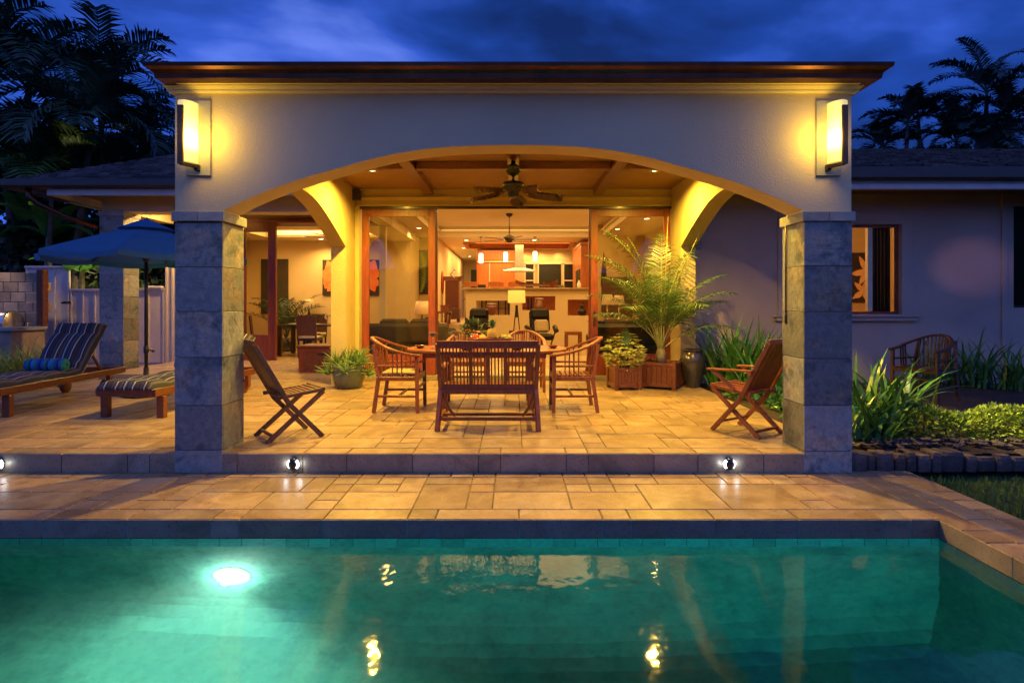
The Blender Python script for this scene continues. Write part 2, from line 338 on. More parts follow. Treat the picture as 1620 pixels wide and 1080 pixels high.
def setlight(name,ty,loc,energy,color,radius=.05,spot=None,blend=.6,aim=None,parent=None,size=None):
    l=bpy.data.lights.new(name,ty); l.energy=energy; l.color=color
    if ty in('POINT','SPOT'): l.shadow_soft_size=radius
    if spot: l.spot_size=R(spot); l.spot_blend=blend
    if size: l.shape='RECTANGLE'; l.size,l.size_y=size
    o=bpy.data.objects.new(name,l); COL.objects.link(o); o.location=loc
    if aim is not None: o.rotation_euler=(Vector(aim)-Vector(loc)).to_track_quat('-Z','Y').to_euler()
    if parent is not None:
        o.matrix_local=wm(parent).inverted()@Matrix.LocRotScale(o.location,o.rotation_euler,None); o.parent=parent
        o.matrix_parent_inverse=Matrix.Identity(4)
    return o
# ================================================================ CAMERA / WORLD
cam=bpy.data.cameras.new('camera'); co=bpy.data.objects.new('camera',cam); COL.objects.link(co); S.camera=co
co.location=(0,0,1.3); co.rotation_euler=(R(90),0,0); cam.sensor_width=36; cam.lens=20.0
cam.shift_x=-.0012; cam.shift_y=-.0358; cam.clip_start=.05; cam.clip_end=500
S.view_settings.view_transform='Standard'; S.view_settings.look='None'; S.view_settings.exposure=EXPO; S.view_settings.gamma=1
S.cycles.use_denoising=True
S.cycles.max_bounces=9; S.cycles.diffuse_bounces=4; S.cycles.glossy_bounces=4; S.cycles.transmission_bounces=6; S.cycles.transparent_max_bounces=16; S.cycles.volume_bounces=0
S.cycles.sample_clamp_indirect=4; S.cycles.caustics_reflective=False; S.cycles.caustics_refractive=False; S.cycles.blur_glossy=.5
w=bpy.data.worlds.new('World'); S.world=w; w.use_nodes=True; t=w.node_tree; t.nodes.clear()
wo=t.nodes.new('ShaderNodeOutputWorld'); bg=t.nodes.new('ShaderNodeBackground'); t.links.new(bg.outputs[0],wo.inputs[0])
tc=N(t,'ShaderNodeTexCoord'); sp=N(t,'ShaderNodeSeparateXYZ'); t.links.new(tc.outputs['Generated'],sp.inputs[0])
mp=N(t,'ShaderNodeMapping'); mp.inputs['Scale'].default_value=(1.5,1.0,3.4); mp.inputs['Location'].default_value=(.35,.0,.2); t.links.new(tc.outputs['Generated'],mp.inputs[0])
n1=noise_(t,mp.outputs[0],1.9,5,.48,.3)
cl=ramp(t,n1,[(.36,(.006,.022,.12)),(.47,(.010,.045,.27)),(.57,(.028,.085,.48)),(.70,(.11,.19,.70))])
# brighter towards the horizon
hz=N(t,'ShaderNodeMapRange'); hz.inputs[1].default_value=.05; hz.inputs[2].default_value=.55; hz.inputs[3].default_value=2.1; hz.inputs[4].default_value=.8; t.links.new(sp.outputs['Z'],hz.inputs[0])
vm=N(t,'ShaderNodeVectorMath',operation='SCALE'); t.links.new(cl,vm.inputs[0]); t.links.new(hz.outputs[0],vm.inputs['Scale'])
# afterglow in the sky behind the camera
bk=N(t,'ShaderNodeMapRange',interpolation_type='SMOOTHSTEP'); bk.inputs[1].default_value=.15; bk.inputs[2].default_value=-.65; bk.inputs[3].default_value=0; bk.inputs[4].default_value=1; t.links.new(sp.outputs['Y'],bk.inputs[0])
glow=ramp(t,n1,[(.36,(.055,.13,.62)),(.60,(.19,.335,1.10))])
colw=mixc(t,bk.outputs[0],vm.outputs[0],glow); t.links.new(colw,bg.inputs[0]); bg.inputs[1].default_value=1.0
# ================================================================ GROUND, POOL, PAVING
PX0,PX1,PY0,PY1=-9.0,2.92,-2.4,3.90; WZ=-.295; DZ=-.17
g=MB(); EX=.25
for (x0,x1,y0,y1) in ((-160,PX0-EX,-120,260),(PX1+EX,160,-120,260),(PX0-EX,PX1+EX,PY1+EX,260),(PX0-EX,PX1+EX,-120,PY0-EX)):
    g.add([(x0,y0,-.24),(x1,y0,-.24),(x1,y1,-.24),(x0,y1,-.24)],[(0,1,2,3)])
struct(g.build('ground',M['lawn']))
m,t,b,out=nt('pool_plaster'); v=coords(t); n1=noise_(t,v,2.6,8,.7,.3); n2=noise_(t,v,14,6,.75)
col=ramp(t,n1,[(.30,(.06,.20,.18)),(.48,(.12,.33,.27)),(.68,(.20,.44,.35))]); col=mixc(t,.5,col,ramp(t,n2,[(.36,(.42,.5,.5)),(.52,(1,1,1))]),'MULTIPLY')
t.links.new(col,b.inputs['Base Color']); b.inputs['Roughness'].default_value=.8; M['plaster']=m
PB=-1.62
g=MB()  # basin: inner faces with a cove between wall and floor
def ring(x0,x1,y0,y1,z): return [(x0,y0,z),(x1,y0,z),(x1,y1,z),(x0,y1,z)]
lv=[(0,WZ+.11)]+[(0,PB+.35)]+[(.35*(1-math.cos(a)),PB+.35-.35*math.sin(a)) for a in (.25,.6,.95,1.25,PI/2)]
rs=[]
for d,z in lv: rs+=ring(PX0+d,PX1-d,PY0+d,PY1-d,z)
fs=[]
for i in range(len(lv)-1):
    for k in range(4): fs.append((4*i+k,4*i+(k+1)%4,4*i+4+(k+1)%4,4*i+4+k))
fs.append((4*len(lv)-4,4*len(lv)-3,4*len(lv)-2,4*len(lv)-1)); g.add(rs,fs)
pb=struct(g.build('pool_basin',M['plaster']))
M['wtile']=mat('waterline_tile',(.10,.42,.44),(.06,.30,.34),.25,30,tint=.2)
g=MB()
x=PX0
while x<PX1-.01:
    x2=min(x+.152,PX1); g.cur=rnd.random(); g.box(x+.002,x2-.002,PY1-.012,PY1+.02,WZ-.15,WZ-.003); x=x2
y=PY1-.012
while y>-.5:
    g.cur=rnd.random(); g.box(PX1-.012,PX1+.02,y-.150,y-.002,WZ-.15,WZ-.003); y-=.152
struct(g.build('waterline_tiles',M['wtile']))
# water: surface + volume in one closed box
m,t,b,out=nt('pool_water'); t.nodes.remove(b); v=coords(t,(1,1,1))
rf=N(t,'ShaderNodeBsdfRefraction'); rf.inputs['IOR'].default_value=1.33; rf.inputs['Roughness'].default_value=0; gl=N(t,'ShaderNodeBsdfGlossy'); gl.inputs['Roughness'].default_value=.035
fr=N(t,'ShaderNodeFresnel'); fr.inputs[0].default_value=1.33; mx=N(t,'ShaderNodeMixShader')
wn=N(t,'ShaderNodeBump'); wn.inputs['Strength'].default_value=WBUMP; wn.inputs['Distance'].default_value=.02
h1=noise_(t,coords(t,(1,1.0,1)),2.2,3,.55); h2=noise_(t,coords(t,(1,.75,1)),13,3,.6,.4)
ma=N(t,'ShaderNodeMath',operation='MULTIPLY_ADD'); ma.inputs[1].default_value=.16; t.links.new(h2,ma.inputs[0]); t.links.new(h1,ma.inputs[2]); t.links.new(ma.outputs[0],wn.inputs['Height'])
for n_ in (rf,gl,fr): t.links.new(wn.outputs[0],n_.inputs['Normal'])
t.links.new(fr.outputs[0],mx.inputs[0]); t.links.new(rf.outputs[0],mx.inputs[1]); t.links.new(gl.outputs[0],mx.inputs[2]); t.links.new(mx.outputs[0],out.inputs[0])
ab=N(t,'ShaderNodeVolumeAbsorption'); ab.inputs[0].default_value=c4((.16,.88,.86)); ab.inputs[1].default_value=WABS
sc_=N(t,'ShaderNodeVolumeScatter'); sc_.inputs[0].default_value=c4((.7,.95,.85)); sc_.inputs['Density'].default_value=WSCAT; sc_.inputs['Anisotropy'].default_value=.35
ad=N(t,'ShaderNodeAddShader'); t.links.new(ab.outputs[0],ad.inputs[0]); t.links.new(sc_.outputs[0],ad.inputs[1]); t.links.new(ad.outputs[0],out.inputs[1])
M['water']=m
g=MB(); g.box(PX0-.05,PX1+.05,PY0-.05,PY1+.05,PB-.1,WZ); struct(g.build('pool_water',M['water']))
# ---- paving
mod=.192
def paving(mb,x0,y0,nx,ny,z,seed,edge_front=0,seq=None):
    r_=random.Random(seed); occ=[[0]*ny for _ in range(nx)]; y=0
    if edge_front:
        x=0; k=0
        while x<nx:
            L=min(seq[k%len(seq)],nx-x); place_tile(mb,x0+x*mod,y0,L*mod,mod,z,r_)
            for i in range(L): occ[x+i][0]=1
            x+=L; k+=1
    for j in range(ny):
        for i in range(nx):
            if occ[i][j]: continue
            opts=[(3,2),(2,2),(3,2),(2,3),(1,1),(2,1),(1,2),(3,3),(1,1)]; r_.shuffle(opts)
            for (a,b) in opts+[(1,1)]:
                if i+a<=nx and j+b<=ny and all(not occ[i+p][j+q] for p in range(a) for q in range(b)): break
            for p in range(a):
                for q in range(b): occ[i+p][j+q]=1
            place_tile(mb,x0+i*mod,y0+j*mod,a*mod,b*mod,z,r_)
def place_tile(mb,x,y,a,b,z,r_):
    mb.cur=r_.random(); gp=.0035; c=.004; dz=r_.uniform(-.0008,.0008)
    X0,X1,Y0,Y1=x+gp,x+a-gp,y+gp,y+b-gp; z+=dz
    mb.add([(X0,Y0,z-.012),(X1,Y0,z-.012),(X1,Y1,z-.012),(X0,Y1,z-.012),(X0+c,Y0+c,z),(X1-c,Y0+c,z),(X1-c,Y1-c,z),(X0+c,Y1-c,z)],
           [(4,5,6,7),(0,1,5,4),(1,2,6,5),(2,3,7,6),(3,0,4,7)])
seq=[3,1,3,3,3,1,3,3,1,3]
NXd=63; DXR=PX1; DX0=DXR-NXd*mod
g=MB(); paving(g,DX0,PY1,NXd,6,DZ,5,1,seq)      # strip between pool and step (6 rows = 1.15)
mod_s=mod
# right-hand strip beside the pool, runs towards the camera
paving(g,PX1,PY1-33*mod,3,33+6,DZ,8)
# far side strips (left end and behind the camera)
paving(g,PX0-1.2,PY1-33*mod,6,33,DZ,9)
dk=struct(g.build('pool_deck',M['trav']))
g=MB(); STEPY=4.98
XR=PX1+3*mod+.05; XR0=PX1+3*mod
g.box(DX0-.1,XR0-.004,PY1+.006,STEPY+.06,-.30,DZ-.010)
g.box(PX1+.006,XR0-.004,-2.4,PY1+.005,-.30,DZ-.010); g.box(PX0-1.2,PX0-.006,-2.4,PY1+.005,-.30,DZ-.010)
struct(g.build('deck_base',M['grout']))
# coping faces above the water
g=MB(); x=DX0; k=0
while x<PX1-.01:
    L=seq[k%len(seq)]*mod; x2=min(x+L,PX1); g.cur=rnd.random(); g.box(x+.003,x2-.003,PY1-.003,PY1+.006,WZ-.004,DZ-.004,.002); x=x2; k+=1
y=PY1
while y>-2.4:
    L=3*mod; g.cur=rnd.random(); g.box(PX1-.003,PX1+.006,y-L+.003,y-.003,WZ-.004,DZ-.004,.002); y-=L
struct(g.build('pool_coping',M['cope']))
# patio
PX_L=-9.4; PNX=int(round((2.96-PX_L)/mod)); PNY=41
g=MB(); paving(g,2.96-PNX*mod,STEPY,PNX,PNY,0,21,1,[3,1,3,2,3,3,1])
struct(g.build('patio',M['trav']))
g=MB(); g.box(2.96-PNX*mod,2.955,STEPY+.008,STEPY+PNY*mod,-.20,-.010); struct(g.build('patio_base',M['grout']))
g=MB(); x=2.96-PNX*mod; k=0; sq=[3,1,3,2,3,3,1]
while x<2.95:
    L=sq[k%7]*mod; x2=min(x+L,2.96); g.cur=rnd.random(); g.box(x+.003,x2-.003,STEPY-.003,STEPY+.02,DZ+.002,-.005,.002); x=x2; k+=1
struct(g.build('patio_step',M['cope']))
# garden bed soil on the right, lawn hump
def patch(name,m_,x0,x1,y0,y1,z,amp,nx,ny,seed=0,kind='structure'):
    g=MB(); vs=[]
    for j in range(ny+1):
        for i in range(nx+1):
            x=x0+(x1-x0)*i/nx; y=y0+(y1-y0)*j/ny; vs.append((x,y,z+amp*noise.noise(Vector((x*1.7+seed,y*1.7,0)))+amp*.4*noise.noise(Vector((x*6,y*6,seed)))))
    g.add(vs,[(j*(nx+1)+i,j*(nx+1)+i+1,(j+1)*(nx+1)+i+1,(j+1)*(nx+1)+i) for j in range(ny) for i in range(nx)])
    o=g.build(name,m_,smooth=True); o['kind']=kind; return o
patch('garden_soil',M['soil'],2.965,14,5.10,9.8,-.045,.03,60,30,3)
patch('left_garden_soil',M['soil'],-22,-9.4,5,20,-.05,.05,30,30,8)
g=MB()   # lawn blades near the deck corner
for i in range(9000):
    x=3.52+rnd.random()**1.3*4.6; y=3.6+rnd.random()*1.38
    if x<3.56: continue
    h=rnd.uniform(.025,.055); a=rnd.random()*6.3; g.cur=rnd.random(); wv=.005
    g.add([(x-wv*math.cos(a),y-wv*math.sin(a),-.24),(x+wv*math.cos(a),y+wv*math.sin(a),-.24),(x+rnd.uniform(-.02,.02),y+rnd.uniform(-.02,.02),-.22+h)],[(0,1,2)])
tag(g.build('lawn_grass',M['grass']),'short dark lawn grass beside the pool deck on the right','grass',kind='stuff')
# hills: one far behind house, unseen one behind camera added to darken window reflections
g=MB(); vs=[]
n=60
for i in range(n+1):
    x=-130+260*i/n; h=6+3*noise.noise(Vector((x*.05,2,0)))+9*min(1,max(0,(abs(x)-26)/14)); vs+=[(x,-52,-1),(x,-58,h),(x,-75,-1)]  # sides raised so the wing windows mirror less sky
g.add(vs,[(3*i+k,3*i+k+1,3*i+k+4,3*i+k+3) for i in range(n) for k in range(2)]); struct(g.build('hill_screen',M['hedge_dark']))
g=MB(); vs=[]
for i in range(n+1):
    x=-130+260*i/n; h=5.5+3*noise.noise(Vector((x*.09,5,0)))+.8*noise.noise(Vector((x*.5,5,0))); vs+=[(x,52,-1),(x,58,h),(x,75,-1)]
g.add(vs,[(3*i+k,3*i+k+1,3*i+k+4,3*i+k+3) for i in range(n) for k in range(2)]); struct(g.build('hill_screen',M['hedge_dark']))
# ================================================================ HOUSE
H=thing('house','cream stucco house with arched stone pillared porch facing the pool','house',(0,9.8,0))
def hb(mb,name,m_,par=None,**k): return mb.build(name,m_,par or H,world=True,**k)
def interp(tab,u):
    # smooth interpolation (Catmull-Rom on uneven knots)
    for i in range(len(tab)-1):
        if u<=tab[i+1][0]+1e-9:
            x0,y0=tab[i]; x1,y1=tab[i+1]
            def sl(j):
                a=max(j-1,0); c=min(j+1,len(tab)-1); return (tab[c][1]-tab[a][1])/(tab[c][0]-tab[a][0])
            tt=(u-x0)/(x1-x0); h=x1-x0
            return (2*tt**3-3*tt**2+1)*y0+(tt**3-2*tt**2+tt)*h*sl(i)+(-2*tt**3+3*tt**2)*y1+(tt**3-tt**2)*h*sl(i+1)
    return tab[-1][1]
FA=[(-2.534,2.125),(-2.291,2.241),(-1.909,2.385),(-1.522,2.497),(-1.14,2.598),(-.758,2.663),(-.376,2.69),(0,2.696)]
FA=FA+[(-u,z) for u,z in reversed(FA[:-1])]
us=[-2.534+5.068*i/72 for i in range(73)]
FY0,FY1=4.98,5.27; FT=3.235
g=MB(); g.smooth=False
g.arch(us,[interp(FA,u) for u in us],FT,FY0,FY1,'x')
g.box(-2.96,-2.534,FY0,FY1+.001,2.114,FT); g.box(2.534,2.96,FY0,FY1+.001,2.114,FT)
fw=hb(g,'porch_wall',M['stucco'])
# side arched walls
SA=[(5.38,2.15),(5.79,2.395),(6.22,2.554),(6.75,2.71),(7.32,2.79),(7.92,2.73),(8.48,2.554),(8.88,2.395),(9.24,2.24)]
ys=[5.38+3.86*i/48 for i in range(49)]
for s_ in (-1,1):
    g=MB(); a,b_=sorted((s_*2.72,s_*2.96))
    g.arch(ys,[interp(SA,u) for u in ys],3.34,a,b_,'y'); g.box(a,b_,9.24,9.8,0,3.34); g.box(a,b_,FY1+.002,5.38,2.114,3.34)
    hb(g,'side_wall',M['stucco_porch_shade'])
# stone columns
def column(name,x0,x1,y0,y1,zb,zt,hs,par=None,cap=True):
    core=MB(); core.box(x0+.012,x1-.012,y0+.012,y1-.012,zb,zt)
    c=hb(core,name,M['grout'],par); g=MB(); z=zb
    for h in hs:
        z2=min(z+h,zt); gp=.003
        for f in range(4):
            g.cur=rnd.random()
            off=rnd.uniform(-.0015,.0015)
            if f==0: g.box(x0,x1-.0005,y0+off,y0+.013,z+gp,z2-gp,.0015)
            if f==1: g.box(x0,x1-.0005,y1-.013,y1+off,z+gp,z2-gp,.0015)
            if f==2: g.box(x0-off*.5,x0+.013,y0+.0135,y1-.0135,z+gp,z2-gp,.0015)
            if f==3: g.box(x1-.013,x1+.0015+off,y0+.0135,y1-.0135,z+gp,z2-gp,.0015)
        z=z2
    hb(g,'stone_cladding',M['slate'],c)
    if cap:
        g=MB(); e=.020
        g.cur=.2; g.box(x0-e,(x0+x1)/2-.002,y0-e,y1+e,zt,zt+.083,.003); g.cur=.8; g.box((x0+x1)/2+.002,x1+e,y0-e,y1+e,zt,zt+.083,.003)
        hb(g,'capital',M['slate_trim'],c)
    return c
hs=[.20,.39,.42,.40,.39,.385]
column('column',-2.96,-2.545,4.975,5.375,DZ,2.03,hs)
column('column',2.545,2.965,4.975,5.375,DZ,2.03,[.19,.40,.41,.41,.40,.39])
# ---- porch ceiling, beams
g=MB(); g.box(-2.72,2.72,FY1+.002,9.8,3.29,3.32); hb(g,'ceiling',M['mat'])
for x in (-1.44,0,1.44):
    g=MB(); g.box(x-.08,x+.08,FY1+.003,9.69,3.172,3.289,.006); hb(g,'beam',M['beam_wood'])
for y in (6.35,7.95):
    for x0,x1 in ((-2.719,-1.521),(-1.359,-.081),(.081,1.359),(1.521,2.719)):
        g=MB(); g.box(x0,x1,y-.06,y+.06,3.18,3.2895,.006); hb(g,'beam',M['beam_wood'])
# porch roof: low pitched hip over porch + interior
g=MB()
def roof(g,x0,x1,y0,y1,ze,sl,run,th=.06):
    zr=ze+sl*run
    g.add([(x0,y0,ze),(x1,y0,ze),(x1,y1,ze),(x0,y1,ze),(x0+run,y0+run,zr),(x1-run,y0+run,zr),(x1-run,y1-run,zr),(x0+run,y1-run,zr),
       (x0,y0,ze-th),(x1,y0,ze-th),(x1,y1,ze-th),(x0,y1,ze-th)],
       [(0,1,5,4),(1,2,6,5),(2,3,7,6),(3,0,4,7),(4,5,6,7),(8,11,10,9),(0,8,9,1),(1,9,10,2),(2,10,11,3),(3,11,8,0)])
roof(g,-2.93,3.02,4.76,9.82,3.325,.25,2.3,.01); hb(g,'porch_roof',M['shingle'])
g=MB(); g.box(-2.96,2.96,FY0,FY1,FT+.001,3.285); hb(g,'wall_plate',M['cream'])
# cornice: frieze and crown, stepped out, mitred round the corners
def ringprof(g,x0,x1,y0,y1,prof):
    # prof: (offset outward, z)
    vs=[]
    for o,z in prof: vs+=[(x0-o,y1,z),(x0-o,y0-o,z),(x1+o,y0-o,z),(x1+o,y1,z)]
    n=len(prof); fs=[]
    for i in range(n):
        for k in range(3): 
            j=(i+1)%n; fs.append((4*i+k,4*i+k+1,4*j+k+1,4*j+k))
    fs+= [tuple(4*i for i in range(n)),tuple(4*i+3 for i in reversed(range(n)))]
    g.add(vs,fs)
g=MB(); ringprof(g,-2.96,2.96,FY0,9.8,[(.002,3.145),(.035,3.145),(.045,3.155),(.045,3.165),(.07,3.19),(.075,3.235),(.10,3.255),(.10,3.27),(.002,3.27)])
hb(g,'cornice',M['cream'])
g=MB(); ringprof(g,-2.90,2.985,FY0-.11,9.8,[(.0,3.195),(.10,3.195),(.105,3.20),(.11,3.235),(.13,3.26),(.165,3.275),(.17,3.305),(.16,3.312),(.15,3.305),(.145,3.285),(.0,3.285)])
hb(g,'gutter',M['copper'])
g=MB(); g.box(-2.90,2.985,FY0-.105,FY0-.045,3.20,3.285); hb(g,'fascia',M['cream'])
# ---- door wall at y=9.8
DY=9.8
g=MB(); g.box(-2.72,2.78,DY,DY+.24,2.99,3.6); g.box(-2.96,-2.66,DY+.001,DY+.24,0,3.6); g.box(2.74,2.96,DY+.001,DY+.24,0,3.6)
hb(g,'door_wall',M['stucco_porch_shade'])
g=MB(); g.box(-2.719,2.719,DY-.03,DY-.001,3.11,3.15,.004); g.box(-2.719,2.719,DY-.05,DY-.031,3.13,3.15,.003); g.box(-2.70,2.77,DY-.025,DY-.001,2.995,3.03,.003)
g.box(-2.718,-2.645,DY-.03,DY-.001,.0,2.995,.004); g.box(2.735,2.80,DY-.03,DY-.001,.0,2.995,.004)
hb(g,'door_casing',M['stucco_porch_shade'])
g=MB(); g.box(-2.62,2.72,DY-.04,DY+.20,0,.085,.004); hb(g,'threshold',M['cope'])
def leaf(x0,x1,y,z0,z1,st=.12,top=.16,bot=.36,th=.05,handle=None,name='sliding_door'):
    g=MB(); g.box(x0,x0+st,y,y+th,z0,z1,.004); g.box(x1-st,x1,y,y+th,z0,z1,.004); g.box(x0+st,x1-st,y+.002,y+th-.002,z1-top,z1-.002,.003); g.box(x0+st,x1-st,y+.002,y+th-.002,z0+.002,z0+bot,.003)
    d=hb(g,name,M['door_wood'])
    g=MB(); g.add([(x0+st,y+th/2,z0+bot),(x1-st,y+th/2,z0+bot),(x1-st,y+th/2,z1-top),(x0+st,y+th/2,z1-top)],[(0,1,2,3)]); hb(g,'pane',M['glass'],d)
    if handle:
        g=MB(); g.box(handle-.015,handle+.015,y-.03,y-.001,z0+.85,z0+1.1,.005); hb(g,'handle',M['bronze'],d)
    return d
leaf(-2.61,-1.345,DY+.015,.086,2.985); leaf(1.34,2.715,DY+.015,.086,2.985,handle=1.40)
for k in range(2): # stacked leaves behind, only their stiles show
    y=DY+.085+.065*k; g=MB(); g.box(-1.455,-1.335+.01*k,y,y+.045,.086,2.985,.004); g.box(1.33-.01*k,1.45,y,y+.045,.086,2.985,.004); hb(g,'stile',M['door_wood'])
g=MB(); g.box(-2.64,2.73,DY-.02,DY+.014,2.945,2.992,.003); hb(g,'door_track',M['dark_wood'])
# ---- interior shell
ZI=.08; ZK=.75
g=MB(); g.box(-7.3,3.8,DY+.2,17.0,-.1,ZI); g.box(-7.3,-2.9,12.8,DY+.3+3,-.1,ZI-.002); hb(g,'interior_floor',M['int_floor'])
g=MB(); g.box(-2.25,3.8,16.5,26,-.1,ZK); hb(g,'raised_floor',M['int_floor'])
g=MB()
for k in range(5): g.box(-2.25,-1.38,15.1+.28*k,16.499,ZI+.134*k+.001,ZI+.134*(k+1)-.001,.01)
hb(g,'stair',M['int_floor'])
g=MB()
g.box(-7.42,-7.3,12.7,15.6,0,3.7); g.box(-7.42,-2.81,15.6,15.72,0,3.7); g.box(-2.93,-2.81,15.72,17,0,3.7); g.box(-2.93,-2.25,17,17.12,0,3.7)
g.box(-2.37,-2.25,17.12,26,0,3.7); g.box(-2.37,-1.95,26,26.1,0,3.7); g.box(-1.3,3,26,26.1,0,3.7); g.box(-1.95,-1.3,26,26.1,2.9,3.7)
g.box(3.8,3.92,DY+.24,16.6,0,3.7); g.box(2.35,3.8,16.48,16.6,0,3.7); g.box(2.6,2.72,16.6,20.5,0,3.7)
g.box(-1.28,2.6,20.5,20.6,0,3.7)
g.box(2.96,3.8,DY+.001,DY+.12,0,3.7)
hb(g,'interior_wall',M['stucco_int'])
# partition: wall of the dining opening facing the side patio
g=MB(); g.box(-7.42,-6.05,12.58,12.699,0,3.55); g.box(-6.05,-2.961,12.58,12.699,3.19,3.55); g.box(-2.96,-2.70,10.05,12.699,3.05,3.6); g.box(-2.961,-2.82,12.58,12.699,0,3.05)
hb(g,'dining_wall',M['stucco'])
# interior ceilings: high tray + lower soffits
g=MB()
g.box(-2.2,2.6,DY+.24,16.8,3.6,3.68)         # high tray
g.box(-2.7,-2.2,DY+.24,16.8,3.3,3.68); g.box(2.6,3.8,DY+.24,16.8,3.3,3.68); g.box(-2.93,3.8,16.8,18.3,3.3,3.68)
g.box(-2.37,-1.55,18.3,26,3.3,3.68); g.box(-1.55,1.95,18.3,19.9,3.42,3.68); g.box(1.95,3.0,18.3,20.6,3.3,3.68); g.box(-1.55,1.95,19.9,20.6,3.3,3.68); g.box(-1.55,3,20.6,26,3.3,3.68)
g.box(-7.42,-6.4,12.7,15.72,3.05,3.68); g.box(-3.5,-2.7,12.7,15.72,3.05,3.68); g.box(-6.4,-3.5,12.7,13.4,3.05,3.68); g.box(-6.4,-3.5,14.7,15.72,3.05,3.68); g.box(-6.4,-3.5,13.4,14.7,3.36,3.68); g.box(-2.93,-2.7,15.7,17,3.3,3.68)
hb(g,'interior_ceiling',M['ceil_int'])
g=MB(); g.box(-2.2,2.6,16.72,16.799,3.44,3.47); g.box(-2.2,-2.12,10.1,16.72,3.44,3.47); g.box(2.52,2.6,10.1,16.72,3.44,3.47); hb(g,'crown_moulding',M['ceil_int'])
g=MB(); zz=3.299
for (x0,x1,y0,y1) in ((-1.62,2.02,18.2,18.32),(-1.62,2.02,19.88,20.0),(-1.62,-1.5,18.32,19.88),(1.90,2.02,18.32,19.88)): g.box(x0,x1,y0,y1,zz-.035,zz,.004)
g.box(-1.54,1.94,19.86,19.879,3.30,3.41); hb(g,'ceiling_trim',M['cab_wood'])
g=MB(); g.box(-2.9,3.95,9.83,26.2,3.69,3.74); g.box(-7.5,-2.902,12.7,26.2,3.69,3.74); hb(g,'flat_roof',M['shingle'])
# bar wall with three display openings
g=MB(); BX0,BX1=-1.36,2.35; BY0,BY1=16.3,16.48; top=1.735
ops=[(-1.06,-.09,1.0,1.42),(.26,1.21,1.14,1.55),(1.56,2.20,.99,1.45)]
xs=[BX0]+[v for o in ops for v in o[:2]]+[BX1]
for i in range(0,len(xs),2): g.box(xs[i],xs[i+1],BY0,BY1,ZI,top)
for x0,x1,z0,z1 in ops: g.box(x0,x1,BY0,BY1,ZI,z0); g.box(x0,x1,BY0,BY1,z1,top)
hb(g,'bar_wall',M['stucco_int'])
g=MB(); g.box(BX0-.08,BX1,BY0-.12,BY1+.30,top+.001,top+.05,.008); hb(g,'bar_counter',M['trav'])
for (x0,x1,z0,z1),cm in zip(ops,('stucco_int','cab_wood','cab_wood')):
    g=MB(); g.box(x0-.05,x1+.05,BY1+.42,BY1+.45,z0-.05,z1+.05); hb(g,'display_back',M[cm])
g=MB() # dark lattice seen through the first opening
for x in (-.95,-.82,-.45,-.25,-.15,.42,.52): g.box(x,x+.035,BY1+.36,BY1+.39,1.0,1.5)
g.box(-.6,-.1,BY1+.355,BY1+.36,1.18,1.2); g.box(.26,.6,BY1+.355,BY1+.36,1.2,1.22); hb(g,'lattice',M['dark_wood'])
# kitchen
g=MB(); g.box(-1.27,.05,19.8,20.49,ZK,3.2,.01); cab=hb(g,'kitchen_cabinet',M['cab_wood'])
g=MB()
for x in (-1.2,-.78,.0-.38): g.box(x,x+.36,19.78,19.799,1.9,2.75,.006)
g.box(-1.2,-.02,19.78,19.799,2.85,3.12,.006); hb(g,'cabinet_door',M['cab_wood'],cab)
g=MB(); g.box(-1.24,-.95,19.77,19.80,1.55,2.0,.005); hb(g,'oven',M['black_metal'],cab)
g=MB(); g.box(-.84,-.80,19.76,19.779,1.0,2.75); g.box(-1.27,.05,19.74,19.779,2.77,2.81); hb(g,'cabinet_rail',M['cush_cream'],cab)
g=MB(); g.box(2.05,2.59,17.2,19.6,ZK,3.1,.01); cab=hb(g,'tall_cabinet',M['cab_wood'])
g=MB(); g.box(2.02,2.65,17.15,19.65,3.1,3.2,.02); hb(g,'cabinet_cornice',M['cab_wood'],cab)
g=MB(); g.box(2.03,2.049,17.4,18.5,1.7,2.4); hb(g,'wall_oven',M['black_metal'],cab)
# kitchen windows (night outside)
g=MB()
for x0,x1,z0,z1 in ((.45,.72,1.5,2.75),(.92,2.02-.3,1.5,2.75),(1.83,2.2,1.5,2.75)): g.box(x0,x1,20.47,20.499,z0,z1)
kw=hb(g,'kitchen_window',M['lens_dark'])
g=MB(); 
for x in (.40,.74,.88,1.74,1.79,2.2): g.box(x,x+.04,20.43,20.469,1.5,2.8)
g.box(.4,2.24,20.43,20.469,2.76,2.84); g.box(.45,.72,20.43,20.469,2.15,2.19); g.box(1.83,2.2,20.43,20.469,2.15,2.19); hb(g,'window_trim',M['ceil_int'],kw)
# hallway doorway
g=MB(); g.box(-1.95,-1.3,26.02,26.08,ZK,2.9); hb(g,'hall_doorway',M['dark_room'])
g=MB(); g.box(-2.0,-1.93,25.96,25.999,ZK,2.96); g.box(-1.32,-1.25,25.96,25.999,ZK,2.96); g.box(-1.93,-1.32,25.96,25.999,2.9,2.96); hb(g,'doorway_trim',M['cush_cream'])
# dining doors
g=MB(); g.box(-2.90,-2.85,10.05,10.17,.01,3.049,.004); sg=hb(g,'side_glass_door',M['door_wood'])
g=MB(); g.box(-6.04,-2.961,12.5,12.62,3.11,3.20,.004); g.box(-6.06,-5.98,12.5,12.62,ZI,3.11,.004); hb(g,'dining_door_frame',M['door_wood'])
leaf(-6.04,-5.25,12.52,.04,3.12,.15,.22,.6,handle=None); g=MB(); g.box(-5.25,-5.215,12.49,12.57,.04,3.11,.004); hb(g,'stile',M['door_wood'])
g=MB(); g.box(-6.1,-3.351,12.45,12.85,0,.06); hb(g,'threshold',M['trav'])
